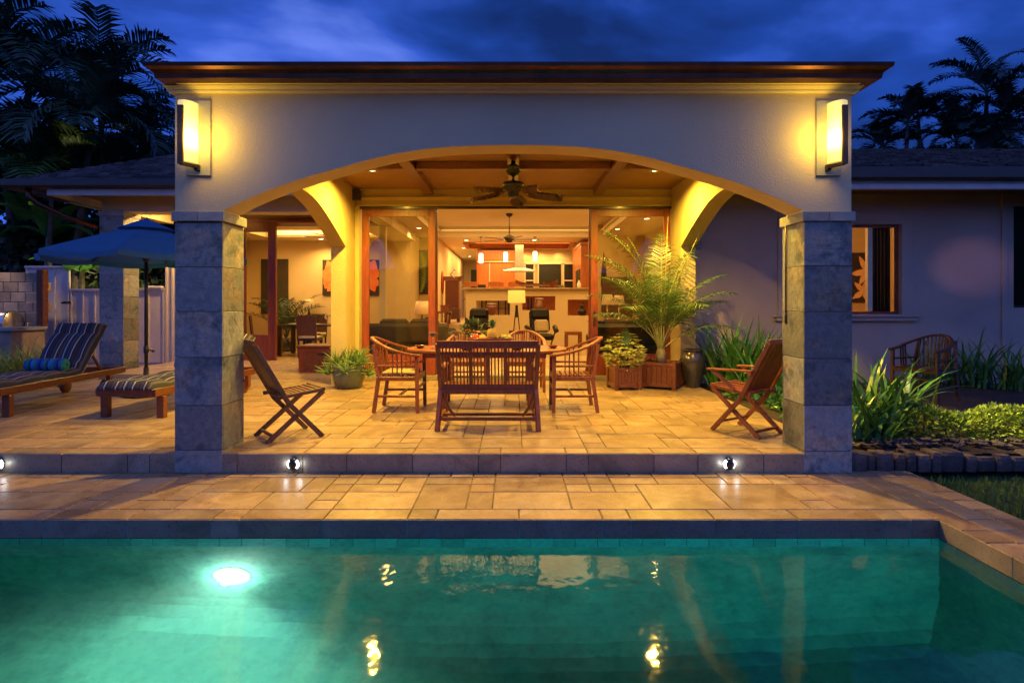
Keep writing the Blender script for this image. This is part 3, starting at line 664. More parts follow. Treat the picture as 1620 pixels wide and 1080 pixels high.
# ---- right wing
WY=9.8
def wallwin(name,x0,x1,z0,z1,y,wins,m_,th=.2):
    g=MB(); xs=sorted(set([x0,x1]+[v for w_ in wins for v in w_[:2]]))
    for a,b_ in zip(xs[:-1],xs[1:]):
        w_=[q for q in wins if q[0]<=a+1e-6 and q[1]>=b_-1e-6]
        if w_: g.box(a,b_,y,y+th,z0,w_[0][2]); g.box(a,b_,y,y+th,w_[0][3],z1)
        else: g.box(a,b_,y,y+th,z0,z1)
    return hb(g,name,m_)
W1=(4.78,6.67,1.137,2.68); W2=(8.62,9.9,1.25,3.0)
wallwin('wing_wall',2.961,11.5,-.1,3.45,WY,[W1,W2],M['stucco_wing'])
g=MB(); g.box(8.40,8.50,WY-.03,WY-.001,0,3.4,.004); g.box(4.55,4.775,WY-.03,WY-.001,1.13,2.88,.004); g.box(6.675,6.88,WY-.03,WY-.001,1.13,2.88,.004); g.box(4.775,6.675,WY-.03,WY-.001,2.685,2.88,.004); hb(g,'wall_trim',M['stucco_wing'])
g=MB(); g.box(4.5,6.93,WY-.06,WY-.001,1.02,1.129,.006); g.box(4.45,6.98,WY-.09,WY-.061,1.09,1.129,.004); hb(g,'window_sill',M['stucco_wing'])
def window(x0,x1,z0,z1,y,mull,dark):
    g=MB(); f=.045; g.box(x0,x0+f,y+.05,y+.1,z0,z1,.003); g.box(x1-f,x1,y+.05,y+.1,z0,z1,.003); g.box(x0+f,x1-f,y+.051,y+.099,z1-f,z1,.003); g.box(x0+f,x1-f,y+.051,y+.099,z0,z0+f,.003)
    for x in mull: g.box(x-.05,x+.05,y+.045,y+.098,z0+f,z1-f,.003)
    o=hb(g,'window_frame',M[dark]); g=MB(); g.add([(x0+f,y+.075,z0+f),(x1-f,y+.075,z0+f),(x1-f,y+.075,z1-f),(x0+f,y+.075,z1-f)],[(0,1,2,3)]); hb(g,'pane',M['glass'],o); return o
window(*W1,WY,[5.30],'door_wood'); g=MB(); g.box(6.13,6.21,WY+.03,WY+.11,1.19,2.63,.004); hb(g,'mullion',M['cush_cream']); window(*W2,WY,[9.2],'dark_wood')
# bedroom behind the window
g=MB(); g.box(4.0,8.3,12.6,12.7,0,3.4); g.box(4.0,4.1,WY+.21,12.6,0,3.4); g.box(8.2,8.3,WY+.21,12.6,0,3.4); g.box(4.0,8.3,WY+.21,12.7,3.1,3.2); hb(g,'bedroom_wall',M['stucco_int'])
g=MB(); g.box(4.0,8.3,WY+.21,12.7,0,.06); hb(g,'bedroom_floor',M['int_floor'])
g=MB(); g.box(6.28,6.60,WY+.16,WY+.19,1.1,2.66)
for k in range(5): g.box(6.30+.06*k,6.33+.06*k,WY+.14,WY+.16,1.1,2.66,.01)
hb(g,'curtain',M['dark_wood'])
g=MB(); g.box(8.62,9.9,WY+.15,WY+.19,1.25,3.0); hb(g,'dark_room_sheet',M['dark_room'])  # dark sheet behind the pane stands in for the unlit room
# right wing roof
g=MB(); sl=.33; ze=3.47; ey=8.95
def slab(pts,th): 
    g_=MB(); n=len(pts); g_.add([*pts,*[(p[0],p[1],p[2]-th) for p in pts]],[tuple(range(n)),tuple(range(2*n-1,n-1,-1))]+[(i,(i+1)%n,(i+1)%n+n,i+n) for i in range(n)]); return g_
hb(slab([(2.97,ey,ze),(13.5,ey,ze),(13.5,13.6,ze+4.65*sl),(2.97,13.6,ze+4.65*sl)],.05),'wing_roof',M['shingle'])
hb(slab([(2.97,13.61,ze+4.65*sl),(13.5,13.61,ze+4.65*sl),(13.5,18.2,ze),(2.97,18.2,ze)],.05),'wing_roof',M['shingle'])
def courses(name,xl,xr,y0,z0,sl,depth):
    g=MB(); r_=random.Random(9); st=.165; n=int(depth/st)
    for j in range(n):
        f0=j*st; x=xl(f0); X1=xr(f0); y=y0+f0; z=z0+sl*f0; 
        while x<X1-.02:
            wd=min(r_.uniform(.14,.34),X1-x); a=max(x,xl(f0+st)) if x<xl(f0+st) else x; g.cur=r_.random(); h=.022+r_.uniform(0,.014)
            e=y+r_.uniform(-.012,.012)
            g.add([(x,e,z+.002),(x+wd-.004,e,z+.002),(x+wd-.004,e,z+h),(x,e,z+h),(max(x,xl(f0+st)),y+st+.01,z+sl*(st+.01)+.004),(max(x+wd-.004,xl(f0+st)),y+st+.01,z+sl*(st+.01)+.004)],[(0,1,2,3),(3,2,5,4)])
            x+=wd
    return hb(g,name,M['shingle2'])
courses('roof_shingles',lambda f:2.975,lambda f:13.5,8.94,3.472,.33,4.62)
g=MB(); g.box(3.0,13.5,ey-.12,ey-.001,3.26,3.45,.02); hb(g,'wing_gutter',M['gutter_dark'])
g=MB(); g.box(3.0,13.5,ey+.02,ey+.05,3.11,3.26); g.box(3.0,13.5,ey-.02,ey+.019,3.115,3.19,.004); hb(g,'wing_fascia',M['white_trim'])
g=MB(); g.box(2.97,13.5,ey+.051,WY,3.20,3.23); hb(g,'wing_soffit',M['beam_wood'])
# ---- left lanai roof, beam, column
column('column',-7.93,-7.47,10.9,11.36,0,3.0,[.18,.42,.43,.43,.42,.42,.42,.3])
g=MB(); g.box(-7.9,-2.961,10.93,11.30,3.083,3.40); g.box(-7.9,-7.5,11.301,12.57,3.083,3.40); hb(g,'lanai_beam',M['stucco'])
e0=-9.18; ey=10.3; ze=3.55; sl=.5; run=4.2
hb(slab([(e0,ey,ze),(-2.965,ey,ze),(-2.965,ey+run,ze+run*sl),(e0+run,ey+run,ze+run*sl)],.05),'lanai_roof',M['shingle'])
hb(slab([(e0,ey+.005,ze),(e0+run,ey+run+.005,ze+run*sl),(e0+run,ey+run+2,ze+run*sl),(e0,ey+2*run+2,ze)],.05),'lanai_roof',M['shingle'])
courses('roof_shingles',lambda f:e0+f,lambda f:-2.97,ey-.01,ze+.002,sl,run-.1)
g=MB(); g.box(e0-.1,-2.97,ey-.12,ey-.001,3.41,3.56,.03); g.box(e0-.12,e0-.001,ey,ey+8,3.41,3.56,.03); hb(g,'lanai_gutter',M['gutter_dark'])
g=MB(); g.box(e0+.75,-2.97,ey+.02,ey+.05,3.285,3.41,.004); g.box(e0+.72,e0+.75,ey+.02,ey+7,3.285,3.41); hb(g,'lanai_fascia',M['white_trim'])
g=MB(); g.box(-8.4,-2.97,ey+.051,12.57,3.405,3.43); hb(g,'lanai_soffit',M['beam_wood'])
g=MB(); g.tube([P(45,297,10.35),P(47,312,10.35),P(60,322,10.4),P(100,341,10.6),P(155,360,10.85)],.05,8); hb(g,'downspout',M['copper'])
# ================================================================ LIGHT FIXTURES
WARM=(1.0,.58,.16); WARMY=(1.0,.62,.07); COOL=(.85,.92,1.0)
M['shade_glow']=emis('sconce_glow',(1.0,.66,.20),SCON)
m,t,b,out=nt('sconce_glass'); tc=N(t,'ShaderNodeTexCoord'); sp=N(t,'ShaderNodeSeparateXYZ'); t.links.new(tc.outputs['Object'],sp.inputs[0])
g_=N(t,'ShaderNodeMapRange'); g_.inputs[1].default_value=-.28; g_.inputs[2].default_value=.28; t.links.new(sp.outputs['Z'],g_.inputs[0])
col=ramp(t,g_.outputs[0],[(0,(.40,.24,.03)),(.22,(.62,.42,.07)),(.42,(2.0,1.6,.9)),(.60,(1.2,.85,.28)),(.82,(.60,.43,.08)),(1,(.5,.35,.06))])
b.inputs['Base Color'].default_value=c4((.8,.7,.5)); t.links.new(col,b.inputs['Emission Color']); b.inputs['Emission Strength'].default_value=SCON; M['sconce_glass']=m
M['lens_glow']=emis('downlight_glow',(1.0,.72,.38),14); M['lens_int']=emis('indoor_downlight_glow',(1.0,.75,.42),9)
M['pend_glow']=emis('pendant_glow',(1.0,.72,.42),5); M['lamp_glow']=emis('lamp_shade_glow',(1.0,.52,.07),1.05); M['lamp_glow'].node_tree.nodes['Principled BSDF'].inputs['Base Color'].default_value=(.35,.22,.06,1); M['lamp_glow2']=emis('small_shade_glow',(1.0,.48,.12),.40); M['lamp_glow2'].node_tree.nodes['Principled BSDF'].inputs['Base Color'].default_value=(.35,.24,.10,1); M['lamp_orange']=emis('orange_shade_glow',(.9,.22,.04),.45)
M['step_glow']=emis('step_light_glow',(.85,.92,1),2.5); M['pool_glow']=emis('pool_lamp_glow',(.9,1,.92),30); M['cove']=emis('cove_strip_glow',(1,.5,.12),.7)
# wall sconces
def sconce(cx,label,flip):
    t_=thing('wall_sconce',label,'wall lamp',(cx,FY0,2.755),0,'lit wall sconces on the porch pillars')
    f=-1 if flip else 1
    g=MB(); g.box(-.10,.115,-.022,-.001,-.33,.325,.003); g.build('back_plate',M['pewter'],t_)
    # half-round glass
    vs=[];n=14
    sx=-.055
    g=MB(); g.smooth=True
    for i in range(n+1):
        a=PI*i/n; x=sx+.078*math.cos(a); y=-.045-.11*math.sin(a)
        vs+=[(x*f,y,-.235+.0*i),(x*f,y,.285)]
    g.add(vs,[(2*i,2*i+2,2*i+3,2*i+1) for i in range(n)])
    g.add([vs[2*i+1] for i in range(n+1)],[tuple(range(n+1))]); g.add([vs[2*i] for i in range(n+1)],[tuple(range(n+1))])
    g.build('glass_shade',M['sconce_glass'],t_)
    g=MB(); g.box(*sorted(((sx-.03)*f,(sx+.02)*f)),-.178,-.160,-.265,.235,.003); g.build('front_bar',M['bronze'],t_)
    g=MB(); g.bar(((sx-.005)*f,-.168,-.258),((sx+.07)*f,-.03,-.258),.03,.03); g.box(*sorted(((sx+.04)*f,(sx+.085)*f)),-.05,-.022,-.29,-.24,.003); g.build('bracket',M['bronze'],t_)
    if not flip: pass
    return t_
s1=sconce(-2.755,'lit wall sconce on the pillar to the left of the arch',False); s2=sconce(2.745,'lit wall sconce on the pillar to the right of the arch',True)
for i,cx in enumerate((-2.755,2.745)):
    sgn=1 if i==0 else -1
    setlight('sconce_bulb','POINT',(cx+sgn*.09,FY0-.19,2.74),SCONL,(1,.62,.05),.12,parent=(s1,s2)[i])
# recessed lights
def downlight(x,y,z,label,group,energy,spot=150,r=.075,em='lens_glow',color=WARM,aim=None,blend=.8):
    t_=thing('recessed_light',label,'ceiling light',(x,y,z),0,group)
    g=MB(); g.lathe([(r*.8,-.001),(r*1.25,-.001),(r*1.25,-.008),(r*1.15,-.012),(r*.85,-.010),(r*.8,-.001)],n=20); g.build('trim_ring',M['white_trim'],t_)
    g=MB(); g.lathe([(1e-6,-.006),(r*.8,-.006)],n=20); g.build('lens',M[em],t_)
    if energy: setlight('recessed_bulb','SPOT',(x,y,z-.03),energy,color,r*.6,spot,blend,aim=aim or (x,y,0),parent=t_)
    return t_
gp='recessed lights in the porch ceiling'
downlight(-2.09,8.39,3.288,'lit recessed light in the left bay of the woven porch ceiling',gp,E_PORCH,168,aim=(-2.0,8.3,0),color=WARMY,blend=.75)
downlight(2.09,8.39,3.288,'lit recessed light in the right bay of the woven porch ceiling',gp,E_PORCH,168,aim=(2.0,8.3,0),color=WARMY,blend=.75)
gi='recessed lights in the great room ceiling'
dl=[(-2.45,11.0,3.299,'recessed light behind the left glass door near its top corner',E_INT),(2.75,11.0,3.299,'largest recessed light behind the right glass door',E_INT),
(-2.45,14.8,3.299,'recessed light above the blue reflection in the left glass door',E_INT),(3.1,13.2,3.299,'upper right recessed light behind the right glass door',E_INT),(2.75,15.0,3.299,'lowest recessed light behind the right glass door',E_INT),
(-1.45,17.6,3.299,'recessed light over the left end of the bar',E_INT),(.65,17.6,3.299,'recessed light above the right hand blade of the indoor fan',E_INT),
(-.35,19.0,3.419,'recessed light inside the kitchen ceiling recess',E_INT),
(.45,20.2,3.299,'left one of the row of lights over the kitchen windows',E_INT*.4),(1.0,20.2,3.299,'middle one of the row of lights over the kitchen windows',E_INT*.4),(1.6,20.2,3.299,'right one of the row of lights over the kitchen windows',E_INT*.4),
(-1.75,20.0,3.299,'nearer light in the hallway ceiling',E_INT*.6),(-1.8,23.5,3.299,'farther light in the hallway ceiling',E_INT*.8),
(-5.1,15.1,3.049,'recessed light above the dining room wall beside the flower painting',E_INT*1.1),(-6.9,13.6,3.049,'recessed light seen through the glass dining door',E_INT*.8)]
for x,y,z,l,e in dl: downlight(x,y,z,l,gi,e,150,.08,'lens_int')
gp2='recessed lights at the front of the porch ceiling'
downlight(-2.0,6.15,3.288,'recessed light at the front left of the porch, hidden by the arch',gp2,E_PORCH2,172,aim=(-1.9,6.2,0),color=WARMY,blend=.4)
downlight(2.0,6.15,3.288,'recessed light at the front right of the porch, hidden by the arch',gp2,E_PORCH2,172,aim=(1.9,6.2,0),color=WARMY,blend=.4)
# broad indoor light from the hidden coves of the tray ceiling
g=MB(); g.box(-2.1,2.5,16.60,16.71,3.475,3.49); g.box(-6.3,-3.6,14.60,14.69,3.10,3.11); t_=tag(g.build('cove_strip',M['cove']),'orange cove strip glowing along the back edge of the tray ceiling','cove light')
for loc,sz,e in (((0.2,13.2,3.55),(4.2,6.0),E_AREA),((.3,18.6,3.28),(3.0,1.8),E_AREA*.55),((-4.9,14.1,3.30),(2.4,1.1),E_AREA*.5),((-1.8,22,3.25),(.6,5),E_AREA*.35)):
    o=setlight('ceiling_glow','AREA',loc,e,(1,.60,.17),size=sz)
setlight('bedroom_lamp','POINT',(5.6,11.0,2.3),110,(1,.55,.2),.15)
# porch: centre fixtures just inside the doors, seen only mirrored in the pool
for x,l in ((-2.07,'left'),(2.07,'right')):
    downlight(x,DY+.8,3.298,f'recessed light just inside the {l} glass door, mirrored in the pool','recessed lights just inside the doors',E_INT,150,.08,'lens_int')
# step lights
def steplight(x,label):
    t_=thing('step_light',label,'step light',(x,STEPY,-.085),0,'round step lights in the patio riser')
    g=MB(); g.lathe([(1e-6,0),(.046,0),(.05,.008),(.05,.03),(.04,.042),(1e-6,.046)],n=22); g.xf(Matrix.Rotation(R(90),4,'X')); g.xf(Matrix.Translation((0,-.004,0))); g.build('housing',M['lens_dark'],t_)
    for s_ in (-1,1):
        g=MB()
        vs=[];n=8
        for i in range(n+1):
            a=R(-50+100*i/n); vs+=[(s_*.036*math.cos(a),-.051,.036*math.sin(a)),(s_*.054*math.cos(a),-.030,.054*math.sin(a))]
        g.add(vs,[(2*i,2*i+1,2*i+3,2*i+2) for i in range(n)]); g.build('lens',M['step_glow'],t_)
        setlight('step_bulb','POINT',(x+s_*.065,STEPY-.035,-.085),E_STEP,COOL,.012,parent=t_)
    return t_
for px,l in ((466,'round dark step light near the left folding chair'),(1152,'round dark step light near the right folding chair'),(1,'round step light at the far left edge below the loungers')): steplight((px-812)/900*STEPY,l)
# pool lamp on the far pool wall
LX,LZ=-1.93,-.93
t_=thing('pool_light','bright white underwater lamp on the pool wall','pool light',(LX,PY1,LZ))
g=MB(); g.lathe([(1e-6,.016),(.08,.010),(.135,.002)],n=32); g.xf(Matrix.Rotation(R(90),4,'X')); g.build('lens',M['pool_lens'],t_)
setlight('pool_bulb_and_fill','SPOT',(LX,PY1-.06,LZ),E_POOL,(.95,1,.78),.022,165,.5,aim=(LX-.25,PY1-2.0,LZ-1.0),parent=t_)
setlight('pool_bulb_and_fill','POINT',(LX,PY1-.09,LZ),E_POOL*.16,(.95,1,.85),.022,parent=t_)
setlight('pool_bulb_and_fill','SPOT',(1.6,PY0+.08,-.9),E_POOL_FILL,(.75,.95,1),.06,150,.8,aim=(2.2,3.9,-1.0))  # added unseen lamp on the near wall; brightens the far pool wall
# eave light of the lanai and garden light
downlight(-6.2,11.9,3.404,'recessed light under the lanai eave over the loungers',gp,E_LANAI,150,.08,aim=(-8.5,10.5,0))
# ================================================================ FURNITURE
def teak(g,name,t_,k='teak'): return g.build(name,M[k],t_)
def armchair(t_,k='teak'):
    w_,d=.29,.25
    for sx in (-1,1):
        g=MB(); g.cur=rnd.random(); g.bar((sx*w_,d,0),(sx*w_,d-.01,.70),.042,.042); teak(g,'leg',t_,k)
        g=MB(); g.cur=rnd.random(); g.bar((sx*(w_-.02),-d-.03,0),(sx*(w_-.02),-d+.03,.42),.042,.045); g.bar((sx*(w_-.02),-d+.03,.42),(sx*(w_-.06),-d-.04,.82),.042,.04); teak(g,'leg',t_,k)
    g=MB() # seat frame + slats
    g.cur=.4; g.box(-w_,w_,d-.05,d+.01,.385,.435,.004); g.box(-w_,w_,-d-.0,-d+.05,.385,.435,.004); g.box(-w_,-w_+.045,-d+.05,d-.05,.386,.434,.004); g.box(w_-.045,w_,-d+.05,d-.05,.386,.434,.004)
    for i in range(8): y=-d+.03+i*.062; g.cur=rnd.random(); g.box(-w_+.02,w_-.02,y,y+.05,.436,.452,.003)
    teak(g,'seat',t_,k)
    g=MB() # horseshoe rail rising to the back
    pts=[]
    for i in range(25):
        a=PI*i/24; cx=math.cos(a); sy=math.sin(a)
        if i<6 : pass
        x=(w_+.015)*max(-1,min(1,cx*1.12)); y=d+.03-(2*d+.14)*sy**.9; z=.69+.20*sy**1.5
        pts.append(Vector((x,y,z)))
    vs=[]
    for p_ in pts: pass
    for i in range(24): g.bar(pts[i],pts[i+1]+(pts[i+1]-pts[i])*.12,.052,.03,ch=.006)
    rail=teak(g,'arm_rail',t_,k)
    g=MB(); g.cur=.7
    for i in range(7,18):
        p_=pts[i]; q=Vector((p_.x*.9,-d+.0 if abs(p_.x)<.2 else -d+.05,.44)); g.cur=rnd.random(); g.bar(q,p_-Vector((0,0,.01)),.022,.014,ch=.002)
    teak(g,'backrest',t_,k)
    for sx in (-1,1):
        g=MB(); g.bar((sx*(w_-.005),d,.56),(sx*(w_-.03),-d+.0,.56),.03,.022)
        for j in range(3): y=.02+j*.055-.02; zt=.72+.02*(2-j); g.bar((sx*(w_-.01),y-.05,.44),(sx*(w_-.0),y-.05,zt-.01),.014,.02,ch=.002)
        teak(g,'side_panel',t_,k)
        g=MB(); g.bar((sx*w_,d-.005,.20),(sx*(w_-.02),-d-.0,.20),.022,.03); teak(g,'stretcher',t_,k)
    g=MB(); g.bar((-w_,.02,.20),(w_,.02,.20),.022,.03); g.bar((-w_,d,.30),(w_,d,.30),.022,.03); teak(g,'stretcher',t_,k)
GA='teak armchairs round the patio table'
a0=thing('armchair','teak armchair at the left end of the dining table','armchair',(-1.40,7.12,0),R(-90),GA); armchair(a0)
dup(a0,(.735,7.12,0),R(90),'teak armchair at the right end of the dining table')
dup(a0,(-.70,8.72,0),R(180),'teak armchair behind the dining table, left of the pineapple')
dup(a0,(.17,8.72,0),R(180),'teak armchair behind the dining table, right of the pineapple')
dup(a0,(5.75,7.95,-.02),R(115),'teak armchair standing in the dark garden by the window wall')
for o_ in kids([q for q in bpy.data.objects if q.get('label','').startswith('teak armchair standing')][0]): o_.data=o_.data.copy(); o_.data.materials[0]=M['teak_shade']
g=MB(); g.cbox(Matrix.Translation((0,-.0,.48)),.50,.42,.05,.02); tag(g.build('seat_cushion',M['cush_cream']),'thin cream seat cushion on the left end armchair','cushion').location=(-1.40,7.12,-.0)
bpy.data.objects['seat_cushion'].rotation_euler=(0,0,R(-90)); bpy.data.objects['seat_cushion'].scale=(1,1,.6); bpy.data.objects['seat_cushion'].location.z=.18
bpy.data.objects['seat_cushion'].data.materials[0]=M['tan_cloth']
# bench, back to the camera (faces +Y)
b0=thing('bench','slatted teak garden bench seen from behind in front of the table','bench',(-.26,6.14,0),0)
hw=.50
for sx in (-1,1):
    g=MB(); g.bar((sx*(hw+.02),-.30,0),(sx*(hw-.005),-.20,.43),.045,.05); g.bar((sx*(hw-.005),-.20,.43),(sx*(hw+.015),-.31,.90),.045,.045); teak(g,'leg',b0)
    g=MB(); g.bar((sx*hw,.24,0),(sx*hw,.24,.62),.045,.05); teak(g,'leg',b0)
    g=MB(); g.cbox(Matrix.Translation((sx*hw,.02,.64)),.06,.56,.03,.006); teak(g,'armrest',b0)
    g=MB(); g.bar((sx*hw,.24,.12),(sx*hw,-.24,.12),.03,.045); teak(g,'stretcher',b0)
    # curved brace
    g=MB(); pts=[Vector((sx*(hw-.01-.16*s_**1.5),-.235+.10*s_,.42-.36*(1-(1-s_)**1)*.95)) for s_ in [i/6 for i in range(7)]]
    pts=[Vector((sx*(hw-.02-.12*(i/6)**2),-.22+.12*i/6,.12+.30*(1-i/6)**1)) for i in range(7)]
    for i in range(6): g.bar(pts[i],pts[i+1],.03,.025)
    teak(g,'brace',b0)
g=MB(); g.bar((-hw-.02,-.318,.905),(hw+.02,-.318,.905),.052,.040,up=(0,1,0)); g.bar((-hw-.02,-.322,.88),(hw+.02,-.322,.88),.05,.022,up=(0,1,0)); teak(g,'top_rail',b0)
g=MB()
for i in range(27):
    x=-hw+.035+i*(2*hw-.07)/26; wd=.05 if i in(8,13,18) else .019; g.cur=rnd.random(); g.bar((x,-.205,.44),(x,-.312,.87),wd*.8,.014,ch=.002)
g.bar((-hw,-.295,.80),(hw,-.295,.80),.03,.022,up=(0,1,0)); g.bar((-hw,-.205,.45),(hw,-.205,.45),.05,.03,up=(0,1,0)); teak(g,'backrest',b0)
g=MB(); g.box(-hw,hw,-.22,-.17,.37,.425,.004); g.box(-hw,hw,.20,.25,.37,.425,.004)
for i in range(7): y=-.19+i*.064; g.cur=rnd.random(); g.box(-hw+.01,hw-.01,y,y+.052,.426,.446,.003)
teak(g,'seat',b0)
g=MB(); g.bar((-hw,-.0,.12),(hw,-.0,.12),.045,.03); g.bar((-hw,-.27,.125),(hw,-.27,.125),.035,.03,up=(0,1,0)); teak(g,'stretcher',b0)
# table
tb=thing('dining_table','oval teak patio table set for a meal','table',(-.34,7.42,0))
g=MB(); g.smooth=False; n=56; zt=.74
prof=[(1.0,zt-.028),(1.0,zt-.006),(.994,zt)]
vs=[]
def sup(a,rx=1.03,ry=.60): c,s_=math.cos(a),math.sin(a); return (rx*abs(c)**.8*(1 if c>0 else -1),ry*abs(s_)**.8*(1 if s_>0 else -1))
for r_,z in prof:
    for k in range(n): x,y=sup(2*PI*k/n); vs.append((x*r_,y*r_,z))
fs=[(i*n+k,i*n+(k+1)%n,(i+1)*n+(k+1)%n,(i+1)*n+k) for i in range(2) for k in range(n)]+[tuple(range(2*n,3*n)),tuple(range(n-1,-1,-1))]
g.add(vs,fs); teak(g,'tabletop',tb)
g=MB(); g.box(-.75,.75,-.36,-.33,.64,.71,.003); g.box(-.75,.75,.33,.36,.64,.71,.003); g.box(-.75,-.72,-.33,.33,.641,.709); g.box(.72,.75,-.33,.33,.641,.709); teak(g,'apron',tb)
for sx in (-1,1):
    for sy in (-1,1):
        g=MB(); g.bar((sx*.55,sy*.30,0),(sx*.55,sy*.30,.71),.065,.065,ch=.006); teak(g,'leg',tb)
g=MB(); g.bar((-.55,0,.16),(.55,0,.16),.06,.035); g.bar((-.55,-.3,.16),(-.55,.3,.16),.05,.035); g.bar((.55,-.3,.16),(.55,.3,.16),.05,.035); teak(g,'stretcher',tb)
# things on the table
T=zt
def onT(px,Yd): return ((px-812)/900*Yd,Yd,T)
tray=thing('fruit_tray','long dark wooden tray of fruit in the middle of the table','tray',(-.30,7.42,T+.07))
g=MB(); g.lathe([(.10,-.07),(.09,-.06),(.04,-.05),(.04,-.01),(.10,0),(1e-6,0)],n=20); g.build('foot',M['bowl'],tray)
g=MB(); g.lathe([(1e-6,.004),(.24,.004),(.27,.02),(.30,.055),(.315,.06),(.30,.045),(.26,.012),(1e-6,.010)],n=36,sx=1,sy=.48); g.build('dish',M['bowl'],tray)
pn=thing('pineapple','pineapple with blue green crown standing on the fruit tray','fruit',(-.275,7.44,T+.082))
g=MB(); g.lathe([(1e-6,0),(.05,.005),(.07,.05),(.068,.11),(.05,.16),(1e-6,.18)],n=18); g.build('body',M['pine_body'],pn)
g=MB()
for i in range(46):
    a=i*2.4; e=.25+1.15*(i/46)**.7; L=.15-.04*(i/46); d=Vector((math.cos(a)*math.cos(e),math.sin(a)*math.cos(e),math.sin(e)))
    g.cur=rnd.random(); bs=Vector((0,0,.165+.035*i/46)); p1=bs+d*L*.5+Vector((0,0,.01)); p2=bs+d*L-Vector((0,0,.012)); sd=d.cross(Vector((0,0,1))).normalized(); g.strip([bs,p1,p2],[.009,.009,.001],sd)
g.build('leaf_crown',M['pine_leaf'],pn)
def fruit(name,x,y,z,r,m_,label,el=1):
    g=MB(); g.lathe([(1e-6,.12*r),(.35*r,.02*r),(.8*r,.35*r),(r,.95*r),(.85*r,1.55*r),(.4*r,1.88*r),(.12*r,1.80*r),(1e-6,1.72*r)],n=18); f=g.build('flesh',M[m_])
    t_=thing(name,label,'fruit',(x,y,z),0,'fruit on the table tray'); f.parent=t_; f.name='skin'
    g=MB(); g.tube([(0,0,1.7*r),(.005,.003,2.05*r)],.004,5); g.build('stalk',M['dark_wood'],t_); return t_
fruit('apple',-.50,7.38,T+.07+.016,.046,'red','red apple at the left of the fruit tray'); fruit('mango',-.455,7.45,T+.07+.016,.043,'red','reddish mango behind the red apple')
fruit('orange',-.40,7.36,T+.07+.014,.045,'orange','orange beside the pineapple on the fruit tray'); fruit('guava',-.13,7.43,T+.07+.016,.047,'yellowgreen','yellow green fruit at the right of the tray'); fruit('pear',-.065,7.39,T+.07+.02,.042,'yellowgreen','smaller green fruit at the right end of the tray')
gr=thing('grape_bunch','dark purple grapes heaped in front of the pineapple','fruit',(-.20,7.35,T+.085)); g=MB()
for i in range(34): g.ball((rnd.gauss(0,.035),rnd.gauss(0,.018),.02+abs(rnd.gauss(0,.016))),.013,n=8,m=6)
g.build('grapes',M['purple'],gr)
def bowl(px,Yd,r,label,k='bowl'):
    x,y,z=onT(px,Yd); t_=thing('bowl',label,'bowl',(x,y,z),0,'turned wooden bowls on the table')
    g=MB(); g.lathe([(1e-6,0),(r*.5,0),(r*.55,.006),(r*.95,r*.42),(r,r*.55),(r*.96,r*.55),(r*.88,r*.42),(r*.45,.02),(1e-6,.014)],n=24); g.build('dish',M[k],t_); return t_
bowl(665,7.35,.07,'dark bowl at the left end of the table beside a martini glass'); bowl(875,7.35,.07,'dark bowl at the right end of the table'); bowl(737,7.02,.09,'shallow bowl on the table left of the fruit tray'); bowl(818,7.02,.09,'shallow bowl on the table right of the fruit tray')
def martini(px,Yd,label):
    x,y,z=onT(px,Yd); t_=thing('martini_glass',label,'glass',(x,y,z),0,'martini glasses on the table')
    g=MB(); g.lathe([(.04,0),(.04,.003),(.006,.010),(.004,.02),(.004,.13),(.008,.14),(.060,.205),(.059,.206),(.006,.143)],n=24); g.build('stem_and_cup',M['clear2'],t_)
    g=MB(); g.lathe([(1e-6,.172),(.032,.172)],n=20); g.build('drink',M['yellowgreen'],t_)
M['clear2']=mat('drinking_glass',(.9,.9,.9),(.85,.85,.85),.03,3); M['clear2'].node_tree.nodes['Principled BSDF'].inputs['Transmission Weight'].default_value=.9
martini(685,7.25,'martini glass on the left end of the table'); martini(721,7.62,'martini glass on the far side of the table')
martini(900,7.60,'martini glass on the right side of the table') if False else None
